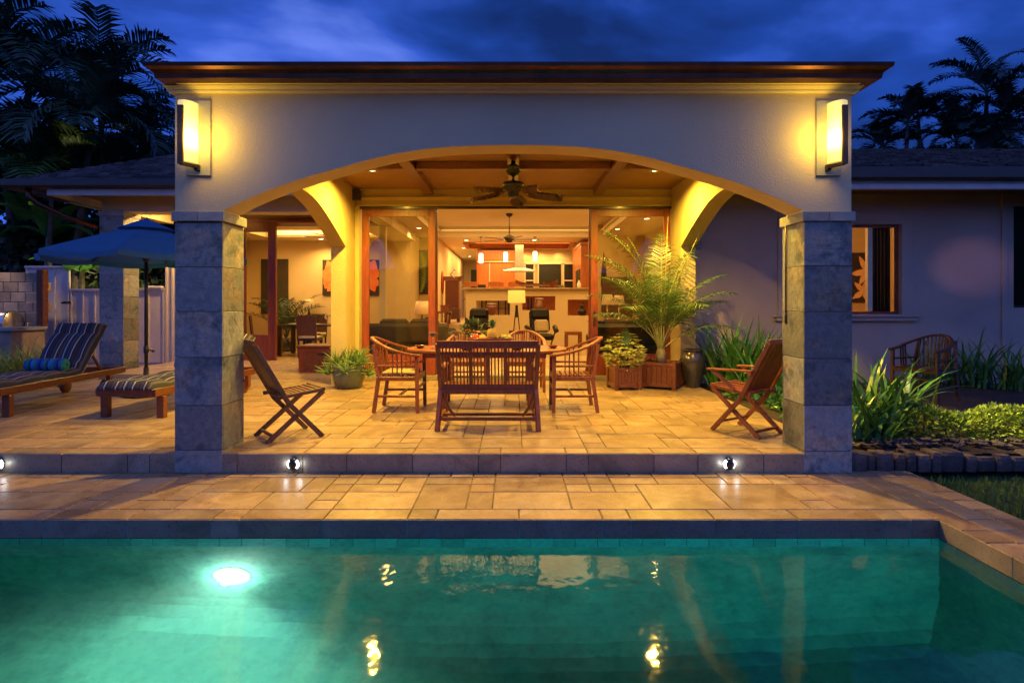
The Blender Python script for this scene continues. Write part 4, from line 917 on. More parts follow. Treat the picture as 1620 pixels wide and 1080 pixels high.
# folding chairs
def folding(t_,arms,k='teak_dark'):
    w_=.23
    for sx in (-1,1):
        g=MB(); g.cur=rnd.random(); g.bar((sx*w_,.27,0),(sx*w_,-.06,.36),.024,.045,up=(0,1,0)); g.bar((sx*w_,-.06,.36),(sx*w_,-.37,.93),.024,.045,up=(0,1,0)); teak(g,'leg',t_,k)
        w2=w_-.032
        g=MB(); g.cur=rnd.random(); g.bar((sx*w2,-.25,0),(sx*w2,.29,.445),.024,.045,up=(0,1,0)); teak(g,'leg',t_,k)
        if arms:
            g=MB(); g.bar((sx*(w_+.03),-.22,.655),(sx*(w_+.03),.30,.635),.06,.022,ch=.006); g.bar((sx*(w_+.03),.24,.63),(sx*(w_),.0,.45),.025,.035); teak(g,'armrest',t_,k)
    g=MB(); g.bar((-w_+.03,-.19,.055),(w_-.03,-.19,.055),.03,.022); g.bar((-w_,.16,.11),(w_,.16,.11),.022,.022) if arms else None; teak(g,'stretcher',t_,k)
    g=MB()
    for sx in (-1,1): g.bar((sx*(w_-.02),-.17,.415),(sx*(w_-.02),.30,.462),.022,.032,up=(0,0,1))
    for i in range(11):
        y=-.15+i*.043; x0=w_-.01; dip=.018*math.sin(PI*i/10); z=.432+.045*i/10-dip; g.cur=rnd.random(); g.bar((-x0,y,z),(x0,y,z),.012,.034,up=(0,1,0),ch=.002)
    teak(g,'seat',t_,k)
    g=MB(); a=Vector((0,-.10,.44)); c_=Vector((0,-.365,.925))
    for i in range(9):
        x=-w_+.045+i*(2*w_-.09)/8; g.cur=rnd.random(); g.bar(Vector((x,0,0))+a,Vector((x,0,0))+c_,.042,.010,up=(0,1,0),ch=.002)
    g.bar((-w_,-.375,.945),(w_,-.375,.945),.05,.025,up=(0,1,0)); g.bar((-w_,-.09,.42),(w_,-.09,.42),.03,.02,up=(0,1,0)); teak(g,'backrest',t_,k)
f1=thing('folding_chair','armless folding slatted chair beside the left stone pillar','folding chair',(-2.24,5.64,0),R(39-90),'folding teak chairs'); folding(f1,False)
f2=thing('folding_chair','folding teak chair with arms beside the right stone pillar','folding chair',(2.41,5.83,0),R(124-90),'folding teak chairs'); folding(f2,True,'teak')
# loungers
def lounger(t_,L=2.1,back=True,ang=50,hinge=1.25):
    w_=.34; z=.30
    for sx in (-1,1):
        g=MB(); g.cur=rnd.random(); g.box(sx*w_-.02,sx*w_+.02,.0,L,z-.045,z+.045,.006); teak(g,'side_rail',t_,'teak_red')
        g=MB(); g.box(sx*w_-.045,sx*w_+.045,.10,.17,0,z-.046,.006); teak(g,'leg',t_,'teak_red')
        g=MB(); g.box(sx*w_-.03,sx*w_+.03,L-.40,L-.33,.08,z-.046,.004); teak(g,'leg',t_,'teak_red')
        g=MB(); g.lathe([(1e-6,-.03),(.085,-.03),(.10,-.02),(.10,.02),(.085,.03),(1e-6,.03)],n=22); g.xf(Matrix.Translation((sx*(w_-.06),L-.365,.10))@Matrix.Rotation(R(90),4,'Y')); teak(g,'wheel',t_,'teak_red')
    g=MB(); g.box(-w_+.021,w_-.021,0.0,.04,z-.044,z+.044,.004); g.box(-w_+.021,w_-.021,L-.04,L,z-.044,z+.044,.004)
    for i in range(14):
        y=.06+i*(hinge-.1)/14; g.cur=rnd.random(); g.box(-w_+.022,w_-.022,y,y+.06,z+.012,z+.032,.003)
    teak(g,'slatted_base',t_,'teak_red')
    a=R(ang); Lb=.80; dr=Vector((0,math.cos(a),math.sin(a))); nr=Vector((0,-math.sin(a),math.cos(a))); h0=Vector((0,hinge,z+.03))
    g=MB()
    for sx in (-1,1): g.bar(h0+Vector((sx*(w_-.05),0,0)),h0+dr*Lb+Vector((sx*(w_-.05),0,0)),.03,.05,up=(0,1,0))
    for i in range(9): p_=h0+dr*(.05+i*.09); g.cur=rnd.random(); g.bar(p_+Vector((-w_+.04,0,0)),p_+Vector((w_-.04,0,0)),.065,.018,up=tuple(nr.cross(Vector((1,0,0)))))
    teak(g,'back_frame',t_,'teak_red')
    if back:
        g=MB(); g.bar(h0+dr*.45,Vector((0,hinge+.62,z)),.5,.02,up=(1,0,0)) if False else None
        for sx in (-1,1): g.bar(h0+dr*.45+Vector((sx*.22,0,0)),Vector((sx*.22,hinge+.60,z-.02)),.03,.03)
        g.bar((-.3,hinge+.60,z-.03),(.3,hinge+.60,z-.03),.03,.03); teak(g,'prop',t_,'teak_red')
    # cushion: tufted segments following seat and back
    g=MB(); g.smooth=True; th=.10; nx=18
    path=[];
    Ls=hinge-.0; NS=30
    for i in range(NS+1): s_=i/NS; path.append((Vector((0,-.03+s_*(Ls-.0),z+.036)),Vector((0,0,1)),s_*Ls))
    NB=22
    for i in range(1,NB+1):
        s_=i/NB; k_=min(1,s_*6); nn=(Vector((0,0,1))*(1-k_)+nr*k_).normalized(); path.append((h0+dr*(s_*(Lb+.06))+nr*.02,nn,Ls+s_*Lb))
    vs=[]; m_=len(path)
    for j,(p_,nn,s_) in enumerate(path):
        tuft=abs(math.sin(PI*(s_+.06)/.42))**.45; endf=min(1,j/1.5+.35,(m_-1-j)/1.5+.35)
        for i in range(nx+1):
            u=-1+2*i/nx; e=(1-abs(u)**8)**.4 if abs(u)<1 else 0
            h=th*(.55+.45*tuft)*max(.15,e)*endf+.012*math.sin(u*9+s_*7)*.5
            vs.append(p_+Vector((u*(w_+.0),0,0))+nn*h)
        for i in range(nx+1):
            u=-1+2*i/nx; vs.append(p_+Vector((u*(w_-.0),0,0))+nn*.001)
    st=2*(nx+1); fs=[]
    for j in range(m_-1):
        for i in range(nx):
            a_=j*st+i; fs.append((a_,a_+1,a_+st+1,a_+st)); b_=a_+nx+1; fs.append((b_,b_+st,b_+st+1,b_+1))
        fs.append((j*st,j*st+st,j*st+st+nx+1,j*st+nx+1)); fs.append((j*st+nx,j*st+2*nx+1,j*st+st+2*nx+1,j*st+st+nx))
    for j in (0,m_-1):
        for i in range(nx): fs.append((j*st+i,j*st+i+1,j*st+nx+2+i,j*st+nx+1+i))
    g.add(vs,fs); g.build('cushion',M['stripe'],t_)
def bolster(t_,label,yl,zl):
    m_=wm(t_)@Vector((0,yl,zl)); o=thing('bolster_pillow',label,'pillow',m_,t_.rotation_euler.z,'striped bolster pillows')
    g=MB(); n=22; pr=[(1e-6,-.26),(.05,-.258),(.075,-.245),(.085,-.22),(.087,-.1),(.087,.1),(.085,.22),(.075,.245),(.05,.258),(1e-6,.26)]
    g.lathe(pr,n=n); g.xf(Matrix.Rotation(R(90),4,'Y')); g.build('cover',M['bolster'],o)
    for s_ in (-1,1):
        g=MB(); g.ball((s_*.262,0,0),.012,n=8,m=6); g.build('button',M['dark_room'],o)
GL='teak sun loungers with striped cushions'
l1=thing('sun_lounger','teak sun lounger with raised striped back, beside the tall grass','sun lounger',(-6.20,6.45,0),R(4),GL); lounger(l1,2.35,True,50,1.42)
bolster(l1,'blue and green striped bolster on the lounger with the raised back',1.22,.30+.036+.155)
l2=thing('sun_lounger','striped sun lounger partly hidden behind the left stone pillar','sun lounger',(-4.40,6.45,0),R(-4),GL); lounger(l2,2.35,True,32,1.5)
bolster(l2,'green striped bolster on the lounger half hidden by the pillar',1.26,.30+.036+.155)
# umbrella
um=thing('patio_umbrella','large blue green octagonal patio umbrella over the loungers','umbrella',(-5.29,8.2,0),R(0))
g=MB(); g.lathe([(1e-6,.0),(.30,.0),(.31,.02),(.29,.05),(.06,.08),(.04,.14),(.035,.40),(1e-6,.40)],n=28); g.build('base',M['umb_frame'],um)
g=MB(); g.tube([(0,0,.05),(0,0,2.50)],.024,12); g.lathe([(.024,.60),(.034,.61),(.034,.70),(.024,.71)],n=14); g.build('pole',M['umb_frame'],um)
g=MB(); g.bar((.03,0,.66),(.09,0,.64),.02,.02); g.ball((.10,0,.635),.022); g.build('knob',M['umb_frame'],um)
RU=1.32; zA,zE=2.47,1.99; a0_=R(20)
g=MB(); g.smooth=False; vs=[]; rows=7
crn=[(RU*math.cos(a0_+k*PI/4),RU*math.sin(a0_+k*PI/4)) for k in range(8)]
SEG=6
for j in range(rows+1):
    f=j/rows
    for k in range(8):
        for s_ in range(SEG):
            u=s_/SEG; x=crn[k][0]*(1-u)+crn[(k+1)%8][0]*u; y=crn[k][1]*(1-u)+crn[(k+1)%8][1]*u
            sag=.045*math.sin(PI*u)*f**1.5; sc=(1-.03*math.sin(PI*u)*f); zz=zA-(zA-zE)*(f**.93)-sag+.06*f*(1-f)
            vs.append((x*f*sc if f>0 else x*.02,y*f*sc if f>0 else y*.02,zz))
n8=8*SEG
fs=[(j*n8+k,j*n8+(k+1)%n8,(j+1)*n8+(k+1)%n8,(j+1)*n8+k) for j in range(rows) for k in range(n8)]
g.add(vs,fs); ed=[vs[rows*n8+k] for k in range(n8)]
g.add(ed+[(x,y,z-.07) for x,y,z in ed],[(k,(k+1)%n8,(k+1)%n8+n8,k+n8) for k in range(n8)])
can=g.build('canopy',M['umb'],um)
g=MB(); vs=[];
for j in range(4):
    f=j/3
    for k in range(8): a=a0_+k*PI/4; r_=.03+.34*f; vs.append((r_*math.cos(a),r_*math.sin(a),zA+.05-.15*f+.01))
g.add(vs,[(j*8+k,j*8+(k+1)%8,(j+1)*8+(k+1)%8,(j+1)*8+k) for j in range(3) for k in range(8)]); g.build('top_flap',M['umb'],um)
g=MB(); g.lathe([(1e-6,zA+.09),(.02,zA+.085),(.022,zA+.07),(.04,zA+.05),(1e-6,zA+.04)],n=12); g.build('finial',M['umb_frame'],um)
for k in range(8):
    a=a0_+k*PI/4; g=MB(); c_=Vector((math.cos(a),math.sin(a),0)); g.bar(Vector((0,0,zA-.03)),c_*(RU*.98)+Vector((0,0,zE-.015)),.016,.022); g.bar(Vector((0,0,1.95)),c_*(RU*.5)+Vector((0,0,zA-(zA-zE)*.5-.03)),.014,.018); g.build('rib',M['umb_frame'],um)
g=MB(); g.lathe([(.024,1.92),(.045,1.93),(.045,1.98),(.024,1.99)],n=14); g.build('hub',M['umb_frame'],um)
# chest
ch=thing('storage_chest','low wooden storage chest beside the left doorway','chest',(-3.43,10.55,0))
g=MB(); g.box(-.44,.44,-.30,.30,.05,.52,.006); g.build('body',M['door_wood'],ch)
for sx in (-.42,.34):
    for sy in (-.28,.20): g=MB(); g.box(sx,sx+.08,sy,sy+.08,0,.05,.004); g.build('foot',M['door_wood'],ch)
g=MB(); g.box(-.47,.47,-.33,.33,.521,.565,.008); g.build('lid',M['cab_wood2'] if 'cab_wood2' in M else M['teak_red'],ch)
g=MB(); g.box(-.36,.36,-.309,-.301,.12,.46,.004); g.build('front_panel',M['teak_red'],ch)
g=MB(); g.box(-.08,.08,-.325,-.310,.40,.43,.004); g.build('handle',M['dark_wood'],ch)
g=MB(); g.box(-.55,.45,-.35,.35,0,.012,.004); o=g.build('door_mat',M['rug']); o.location=(-4.4,11.9,.002); tag(o,'brown door mat on the tiles before the dining room','door mat')
# ceiling fans
def fan(x,y,zc,rod,label,leafy,r,rz,zbl=0):
    t_=thing('ceiling_fan',label,'ceiling fan',(x,y,zc),rz,'ceiling fans')
    g=MB()
    if leafy:
        g.lathe([(1e-6,-.001),(.03,-.001),(.028,-.03),(.07,-.05),(.095,-.085),(.07,-.10),(.10,-.125),(.075,-.165),(.03,-.185),(.018,-.20),(1e-6,-.2)],n=22); g.build('canopy',M['black_metal'],t_)
        g=MB(); g.tube([(0,0,-.19),(0,0,-.26)],.013,8); g.build('rod',M['black_metal'],t_)
        g=MB(); g.lathe([(.012,-.22),(.02,-.24),(.05,-.262),(.13,-.275),(.155,-.30),(.15,-.345),(.11,-.375),(.075,-.40),(.075,-.44),(.06,-.465),(1e-6,-.47)],n=28); g.build('motor',M['black_metal'],t_); zb=-.385
    else:
        g.lathe([(1e-6,-.001),(.09,-.001),(.08,-.04),(.03,-.08),(1e-6,-.08)],n=20); g.build('canopy',M['bronze'],t_)
        g=MB(); g.tube([(0,0,-.07),(0,0,-rod)],.014,8); g.build('rod',M['bronze'],t_)
        g=MB(); g.lathe([(.015,-rod),(.07,-rod-.03),(.15,-rod-.09),(.15,-rod-.14),(.08,-rod-.18),(.07,-rod-.22),(1e-6,-rod-.24)],n=26); g.build('motor',M['bronze'],t_); zb=-rod-.15
    nb_=5
    for k in range(nb_):
        a=2*PI*k/nb_; c_=Vector((math.cos(a),math.sin(a),0)); s_=Vector((-math.sin(a),math.cos(a),0)); g=MB()
        if leafy:
            n=14; L0,L1=.20,r; up=[];
            for side in (1,-1):
                vs=[]
                for i in range(n+1):
                    f=i/n; rr=L0+(L1-L0)*f; wd=.115*math.sin(PI*min(1,f*.93+.07))**.7*(1 if i%2==0 else .84); z=zb-.05*f-.008*(i%2)
                    vs+=[c_*rr+Vector((0,0,z+.02)),c_*rr+s_*side*wd+Vector((0,0,z-.035-side*.02))]
                g.add(vs,[(2*i,2*i+1,2*i+3,2*i+2) for i in range(n)]); g.add([v-Vector((0,0,.006)) for v in vs],[(2*i,2*i+2,2*i+3,2*i+1) for i in range(n)])
            g.bar(c_*.08+Vector((0,0,zb+.01)),c_*(r-.03)+Vector((0,0,zb-.035)),.016,.012); g.build('blade',M['teak_shade'],t_)
        else:
            g.bar(c_*.06+Vector((0,0,zb)),c_*.2+Vector((0,0,zb)),.04,.01); g.bar(c_*.18+Vector((0,0,zb)),c_*r+Vector((0,0,zb)),.13,.008,up=s_.cross(c_)) ; g.build('blade',M['dark_wood'] if not leafy else M['teak_red'],t_)
    return t_
fan(0.0,7.45,3.171,.2,'palm leaf ceiling fan under the porch beam',True,.66,R(8))
fan(-.10,14.4,3.599,.50,'dark ceiling fan on a rod inside the great room',False,.76,R(4))
fan(-4.45,14.05,3.359,.22,'dark ceiling fan over the dining table indoors',False,.72,R(30))
g=MB(); g.box(-.07,.07,-.05,.05,-.09,.09,.008); o=g.build('outdoor_speaker',M['dark_wood']); o.location=(-2.66,9.66,3.16); tag(o,'small dark loudspeaker high in the left corner of the porch','speaker')
def rod(px,py0,py1,Y,label):
    a=P(px,py0,Y); b_=P(px,py1,Y); t_=thing('crank_rod',label,'rod',(b_.x,b_.y,b_.z),0,'thin crank rods hanging on the pillars')
    g=MB(); g.tube([(0,0,.02),(0,0,a.z-b_.z)],.006,6); g.build('shaft',M['bronze'],t_); g=MB(); g.tube([(0,0,0),(0,0,.10)],.011,8); g.build('grip',M['dark_wood'],t_)
rod(384.5,355,512,5.40,'thin rod hanging on the inner side of the left pillar'); rod(1243,352,512,5.30,'thin rod hanging on the inner side of the right pillar')
# ================================================================ INDOOR THINGS
def sofa(x,y,rz,w_,label,k='sofa',z=ZI):
    t_=thing('sofa',label,'sofa',(x,y,z),rz,'sofas in the great room'); g=MB(); g.box(-w_/2,w_/2,-.45,.45,.06,.42,.04); g.build('base',M[k],t_)
    g=MB(); g.box(-w_/2+.02,w_/2-.02,-.46,-.24,.421,.84,.06); g.build('backrest',M[k],t_)
    for s_ in (-1,1): g=MB(); g.box(*sorted((s_*(w_/2-.20),s_*(w_/2+.02))),-.235,.46,.421,.64,.06); g.build('armrest',M[k],t_)
    n=2 if w_>1.3 else 1
    for i in range(n): ww=(w_-.44)/n; x0=-w_/2+.22+i*ww; g=MB(); g.box(x0+.005,x0+ww-.005,-.23,.42,.422,.55,.04); g.build('seat_cushion',M[k],t_)
    for i in range(n): x0=-w_/2+.22+i*ww; g=MB(); g.cbox(Matrix.Translation((x0+ww/2,-.13,.72))@Matrix.Rotation(R(-15),4,'X'),ww-.03,.16,.42,.06); g.build('back_cushion',M[k],t_)
    return t_
sofa(-2.15,11.9,R(0),1.7,'olive brown sofa behind the left glass door, back to the patio')
sofa(-1.95,13.9,R(-100),1.0,'brown armchair at the left edge of the open doorway')
sofa(2.3,11.6,R(0),1.5,'dark sofa behind the right glass door, back to the patio','black_leather')
bpy.data.objects['sofa.001']['category']='armchair'; bpy.data.objects['sofa.001'].name='easy_chair'
def recliner(x,y,rz,label,pillow):
    t_=thing('recliner',label,'recliner',(x,y,ZI),rz,'black leather recliners facing the patio')
    g=MB(); g.cbox(Matrix.Translation((0,0,.42)),.52,.52,.15,.05); g.build('seat',M['black_leather'],t_)
    g=MB(); m_=Matrix.Translation((0,-.30,.80))@Matrix.Rotation(R(14),4,'X'); g.cbox(m_,.52,.14,.56,.05); g.cbox(m_@Matrix.Translation((0,.05,.18)),.50,.16,.28,.06); g.build('backrest',M['black_leather'],t_)
    for s_ in (-1,1):
        g=MB(); g.cbox(Matrix.Translation((s_*.34,.02,.62))@Matrix.Rotation(R(-14*1),4,'X')@Matrix.Rotation(R(s_*8),4,'Z'),.13,.46,.11,.045); g.build('armrest',M['black_leather'],t_)
        g=MB(); g.bar((s_*.33,.05,.57),(s_*.22,-.02,.18),.04,.03); g.build('arm_support',M['dark_wood'],t_)
    g=MB(); g.lathe([(.26,0),(.28,.02),(.26,.05),(.06,.08),(.05,.33),(.05,.34)],n=24); g.build('base',M['dark_wood'],t_)
    if pillow:
        g=MB(); g.cbox(Matrix.Translation((0,0,0)),.36,.12,.34,.05); o=g.build('throw_pillow',M['tan_cloth']); tag(o,'tan throw pillow on the right hand recliner','pillow'); mm=wm(t_)@Matrix.Translation((-.02,-.14,.68))@Matrix.Rotation(R(16),4,'X'); o.location=mm.to_translation(); o.rotation_euler=mm.to_euler()
recliner(-.93,15.2,R(180),'black leather recliner behind the plant, left of the lit floor lamp',False)
recliner(.72,14.2,R(190),'black leather recliner with tan pillow, right of the lit floor lamp',True)
def stool(x,y,z,label,k,h=.45,w_=.46):
    t_=thing('side_table',label,'side table',(x,y,z),0,'dark low tables by the bar wall'); g=MB(); g.box(-w_/2,w_/2,-.2,.2,h-.09,h,.006); g.build('top',M[k],t_)
    for sx in (-1,1):
        for sy in (-1,1): g=MB(); g.box(*sorted((sx*(w_/2-.002),sx*(w_/2-.07))),*sorted((sy*.198,sy*.13)),0,h-.091,.004); g.build('leg',M[k],t_)
stool(.10,14.9,ZI,'black low table under the floor lamp','dark_wood',.55,.42); stool(1.62,15.4,ZI,'red brown low table at the right of the recliner','teak',.50,.44)
fl=thing('floor_lamp','lamp with glowing yellow drum shade on a black tripod stand','lamp',(.09,14.9,ZI+.55))
for k in range(4): a=PI/4+k*PI/2; g=MB(); g.bar((.11*math.cos(a),.11*math.sin(a),0),(.02*math.cos(a),.02*math.sin(a),.64),.022,.022); g.build('leg',M['dark_wood'],fl)
g=MB(); g.box(-.035,.035,-.035,.035,.34,.66,.004); g.build('post',M['dark_wood'],fl)
g=MB(); g.lathe([(.225,.72),(.23,.73),(.22,1.04),(.215,1.045)],n=30); g.build('shade',M['lamp_glow'],fl)
setlight('floor_lamp_bulb','POINT',(.09,14.9,1.5),12,(1,.6,.25),.08)
def tlamp(x,y,z,label,h,r,k,base='dark_wood'):
    t_=thing('table_lamp',label,'lamp',(x,y,z),0,'lit table lamps indoors'); g=MB(); g.lathe([(1e-6,0),(.07,0),(.07,.02),(.02,.05),(.035,h*.25),(.02,h*.5),(.012,h)],n=16); g.build('stand',M[base],t_)
    g=MB(); g.lathe([(r,h-.02),(r*.75,h+r*1.5)],n=24); g.build('shade',M[k],t_)
tlamp(-5.35,14.9,1.02,'small lamp with cream shade on a dark box in the dining room',.22,.14,'lamp_glow2')
tlamp(-2.15,13.4,.80,'lamp with orange shade behind the left glass door',.30,.19,'lamp_orange')
tlamp(2.25,13.6,.90,'nearer lamp with white shade behind the right glass door',.42,.15,'lamp_glow2','silver'); tlamp(2.75,14.8,.90,'farther lamp with white shade behind the right glass door',.42,.15,'lamp_glow2','silver')
g=MB(); g.box(-.12,.12,-.12,.12,0,1.02-ZI,.006); o=g.build('pedestal',M['dark_wood']); o.location=(-5.35,14.9,ZI); tag(o,'dark square pedestal under the dining room lamp','pedestal')
for x,y,w_,h,l in ((-2.2,13.4,.5,.72,'dark side cabinet under the orange lamp'),(2.5,14.2,1.2,.82,'long dark sideboard under the two white lamps')):
    t_=thing('sideboard',l,'cabinet',(x,y,ZI)); g=MB(); g.box(-w_/2,w_/2,-.22,.22,.08,h-.03,.006); g.build('body',M['dark_wood'],t_); g=MB(); g.box(-w_/2-.02,w_/2+.02,-.24,.24,h-.029,h,.006); g.build('top',M['dark_wood'],t_)
    for s_ in (-1,1): g=MB(); g.box(*sorted((s_*w_/2,s_*(w_/2-.06))),-.2,.2,0,.079); g.build('foot',M['dark_wood'],t_)
def pendant(px,py,Y,label):
    p_=P(px,py,Y); t_=thing('pendant_light',label,'pendant light',(p_.x,p_.y,3.299),0,'glass pendant lights over the bar'); d=p_.z-3.299
    g=MB(); g.tube([(0,0,0),(0,0,d+.1)],.006,6); g.build('cord',M['bronze'],t_)
    g=MB(); g.lathe([(1e-6,d+.13),(.055,d+.13),(.062,d+.10),(.062,d-.13),(.055,d-.15),(1e-6,d-.15)],n=16); g.build('glass_shade',M['pend_glow'],t_)
    g=MB(); g.lathe([(1e-6,-.0),(.05,-.001),(.05,-.02),(1e-6,-.025)],n=14); g.build('canopy',M['bronze'],t_)
pendant(761,408,16.8,'lit glass pendant over the bar, left one'); pendant(800,406,16.8,'lit glass pendant over the bar, middle one'); pendant(846.5,405,16.8,'lit glass pendant over the bar, right of the range hood')
hd=thing('range_hood','steel range hood hanging in the kitchen','range hood',(.2,19.0,3.41))
g=MB(); g.box(-.14,.14,-.14,.14,-.62-.28,0,.004); g.build('chimney',M['silver'],hd); g=MB(); g.add([(-.52,-.3,-.98),(.52,-.3,-.98),(.52,.3,-.98),(-.52,.3,-.98),(-.15,-.15,-.88),(.15,-.15,-.88),(.15,.15,-.88),(-.15,.15,-.88),(-.52,-.3,-1.02),(.52,-.3,-1.02),(.52,.3,-1.02),(-.52,.3,-1.02)],[(0,1,5,4),(1,2,6,5),(2,3,7,6),(3,0,4,7),(4,5,6,7),(8,9,1,0),(9,10,2,1),(10,11,3,2),(11,8,0,3),(8,11,10,9)]); g.build('canopy',M['silver'],hd)
def barstool(x,label):
    t_=thing('bar_stool',label,'bar stool',(x,17.25,ZK),R(0),'wooden bar stools behind the bar'); g=MB(); g.lathe([(1e-6,.70),(.2,.70),(.21,.73),(.19,.75),(1e-6,.75)],n=20); g.build('seat',M['cab_wood'],t_)
    for k in range(4): a=PI/4+k*PI/2; g=MB(); g.bar((.20*math.cos(a),.20*math.sin(a),0),(.13*math.cos(a),.13*math.sin(a),.70),.035,.035); g.build('leg',M['dark_wood'],t_)
    g=MB(); 
    pts=[Vector((.27*math.sin(R(-55+11*i)),.1+.0-.25*math.cos(R(-55+11*i))+.0,1.17)) for i in range(11)]
    for i in range(10): g.bar(pts[i],pts[i+1],.03,.14)
    for i in (1,5,9): g.bar((pts[i].x,pts[i].y,.74),(pts[i].x,pts[i].y,1.05),.02,.02)
    g.build('backrest',M['cab_wood'],t_)
barstool(-1.30,'wooden bar stool at the left end of the bar'); barstool(-.52,'wooden bar stool in front of the cherry cabinets'); barstool(.08,'wooden bar stool below the range hood')
# niche vases
def vase(x,y,z,prof,k,label,name='vase'):
    t_=thing(name,label,'vase',(x,y,z),0,'vases in the bar wall openings'); g=MB(); g.lathe(prof,n=22); g.build('body',M[k],t_)
    g=MB(); top=prof[-1]; g.lathe([(top[0]*1.0,top[1]),(top[0]*1.25,top[1]+.012),(top[0]*1.2,top[1]+.03),(1e-6,top[1]+.035)],n=22); g.build('lid',M['white_cer'] if 'pale' in label else M[k],t_)
vase(-.62,16.39,1.0,[(.06,0),(.13,.08),(.18,.20),(.17,.27),(.12,.31)],'bowl','round brown jar with pale lid in the left bar opening')
vase(.75,16.39,1.14,[(.17,0),(.16,.12),(.13,.26),(.10,.32)],'bowl','tall brown jar with pale lid in the middle bar opening')
vase(1.98,16.39,.99,[(.10,0),(.13,.10),(.13,.16),(.05,.18),(.05,.24),(.08,.25),(.03,.29),(.03,.35)],'black_metal','stepped black urn in the right bar opening')
# canoe model on the counter
cn=thing('model_canoe','long wooden model canoe lying on the bar counter','model canoe',(.68,16.5,1.785))
g=MB(); vs=[];n=16
for i in range(n+1):
    f=-1+2*i/n; wd=.07*(1-f*f)**.6+.002; zl=.12*abs(f)**3; vs+=[(f*.62,-wd,.13+zl),(f*.62,0,.04+zl*.9),(f*.62,wd,.13+zl)]
g.add(vs,[(3*i+k,3*i+3+k,3*i+4+k,3*i+1+k) for i in range(n) for k in range(2)]); g.build('hull',M['teak'],cn)
g=MB(); g.tube([(-.3,0,.13),(-.3,-.25,.16),(-.3,-.3,.05)],.01,6); g.tube([(.2,0,.13),(.2,-.25,.16),(.2,-.3,.05)],.01,6); g.tube([(-.45,-.3,.05),(.35,-.3,.05)],.02,8); g.build('outrigger',M['teak'],cn)
g=MB(); g.box(-.3,-.26,-.06,.06,0,.08); g.box(.22,.26,-.06,.06,0,.08); g.build('cradle',M['dark_wood'],cn)
t_=thing('flower_arrangement','low red flowers lying on the bar counter under the canoe','flowers',(1.15,16.32,1.785)); g=MB()
for i in range(60): g.leaf((rnd.uniform(-.22,.22),rnd.uniform(-.05,.05),rnd.uniform(0,.08)),(rnd.gauss(0,1),rnd.gauss(0,1),rnd.random()),(0,0,1),.06,.02)
g.build('petals',M['red'],t_); g=MB()
for i in range(30): g.leaf((rnd.uniform(.02,.3),rnd.uniform(-.05,.05),0),(rnd.gauss(0,1),rnd.gauss(0,1),rnd.random()*2),(0,0,1),.12,.015)
g.build('leaves',M['aloe'],t_)
g=MB(); g.lathe([(1e-6,0),(.055,0),(.06,.03),(.06,.13),(.025,.18),(.022,.23),(1e-6,.235)],n=16); o=g.build('bottle',M['white_cer']); o.location=(1.92,16.6,1.785); tag(o,'pale bottle standing at the right end of the bar counter','bottle')
# armoire and console in the hallway, easy recognisable shapes
ar=thing('cabinet_tower','tall dark red carved cabinet with upturned cornice in the hallway','cabinet',(-1.92,18.0,ZK)); g=MB()
g.box(-.21,.21,-.2,.2,.45,1.30,.01); g.build('body',M['teak_red'],ar); g=MB(); g.box(-.24,.24,-.22,.22,.10,.449,.02); g.build('base',M['teak_dark'],ar)
for s_ in (-1,1): g=MB(); g.box(*sorted((s_*.24,s_*.15)),-.2,.2,0,.099); g.build('foot',M['dark_wood'],ar)
g=MB(); g.add([(-.24,-.22,1.301),(.24,-.22,1.301),(.24,.22,1.301),(-.24,.22,1.301),(-.33,-.26,1.46),(.33,-.26,1.46),(.33,.26,1.46),(-.33,.26,1.46),(-.15,-.2,1.38),(.15,-.2,1.38)],[(0,1,9,8),(0,8,4),(1,5,9),(1,2,6,5),(2,3,7,6),(3,0,4,7),(0,3,2,1)]); g.build('cornice',M['teak_red'],ar)
t_=thing('carved_figure','small pale metal figure on top of the hallway cabinet','figurine',(-1.92,18.0,ZK+1.39)); g=MB()
for i in range(9): a=i*.7; g.tube([(.05*math.cos(a),0,.03*i),(.10*math.cos(a+1),.02,.03*i+.03),(.06*math.cos(a+2),0,.03*i+.05)],.012,6)
g.build('figure',M['silver'],t_)
cs=thing('console_table','red lacquer console table by the hallway wall','table',(-2.02,16.75-.6,ZI+.0)); g=MB(); g.box(-.20,.26,-.3,.3,.98,1.03,.006); g.build('top',M['teak_red'],cs)
for sx in (-.16,.20):
    for sy in (-.25,.22): g=MB(); g.tube([(sx,sy,0),(sx+.03,sy,.3),(sx-.02,sy,.7),(sx,sy,.98)],[.02,.025,.035,.04],8); g.build('leg',M['teak_red'],cs)
g=MB(); g.box(-.1,.1,-.07,.07,0,.16,.01); g.box(-.12,.12,-.08,.08,.161,.18); o=g.build('jewel_box',M['teak']); o.location=(-1.95,16.1,ZI+1.032); tag(o,'small wooden box on the red console table','box')
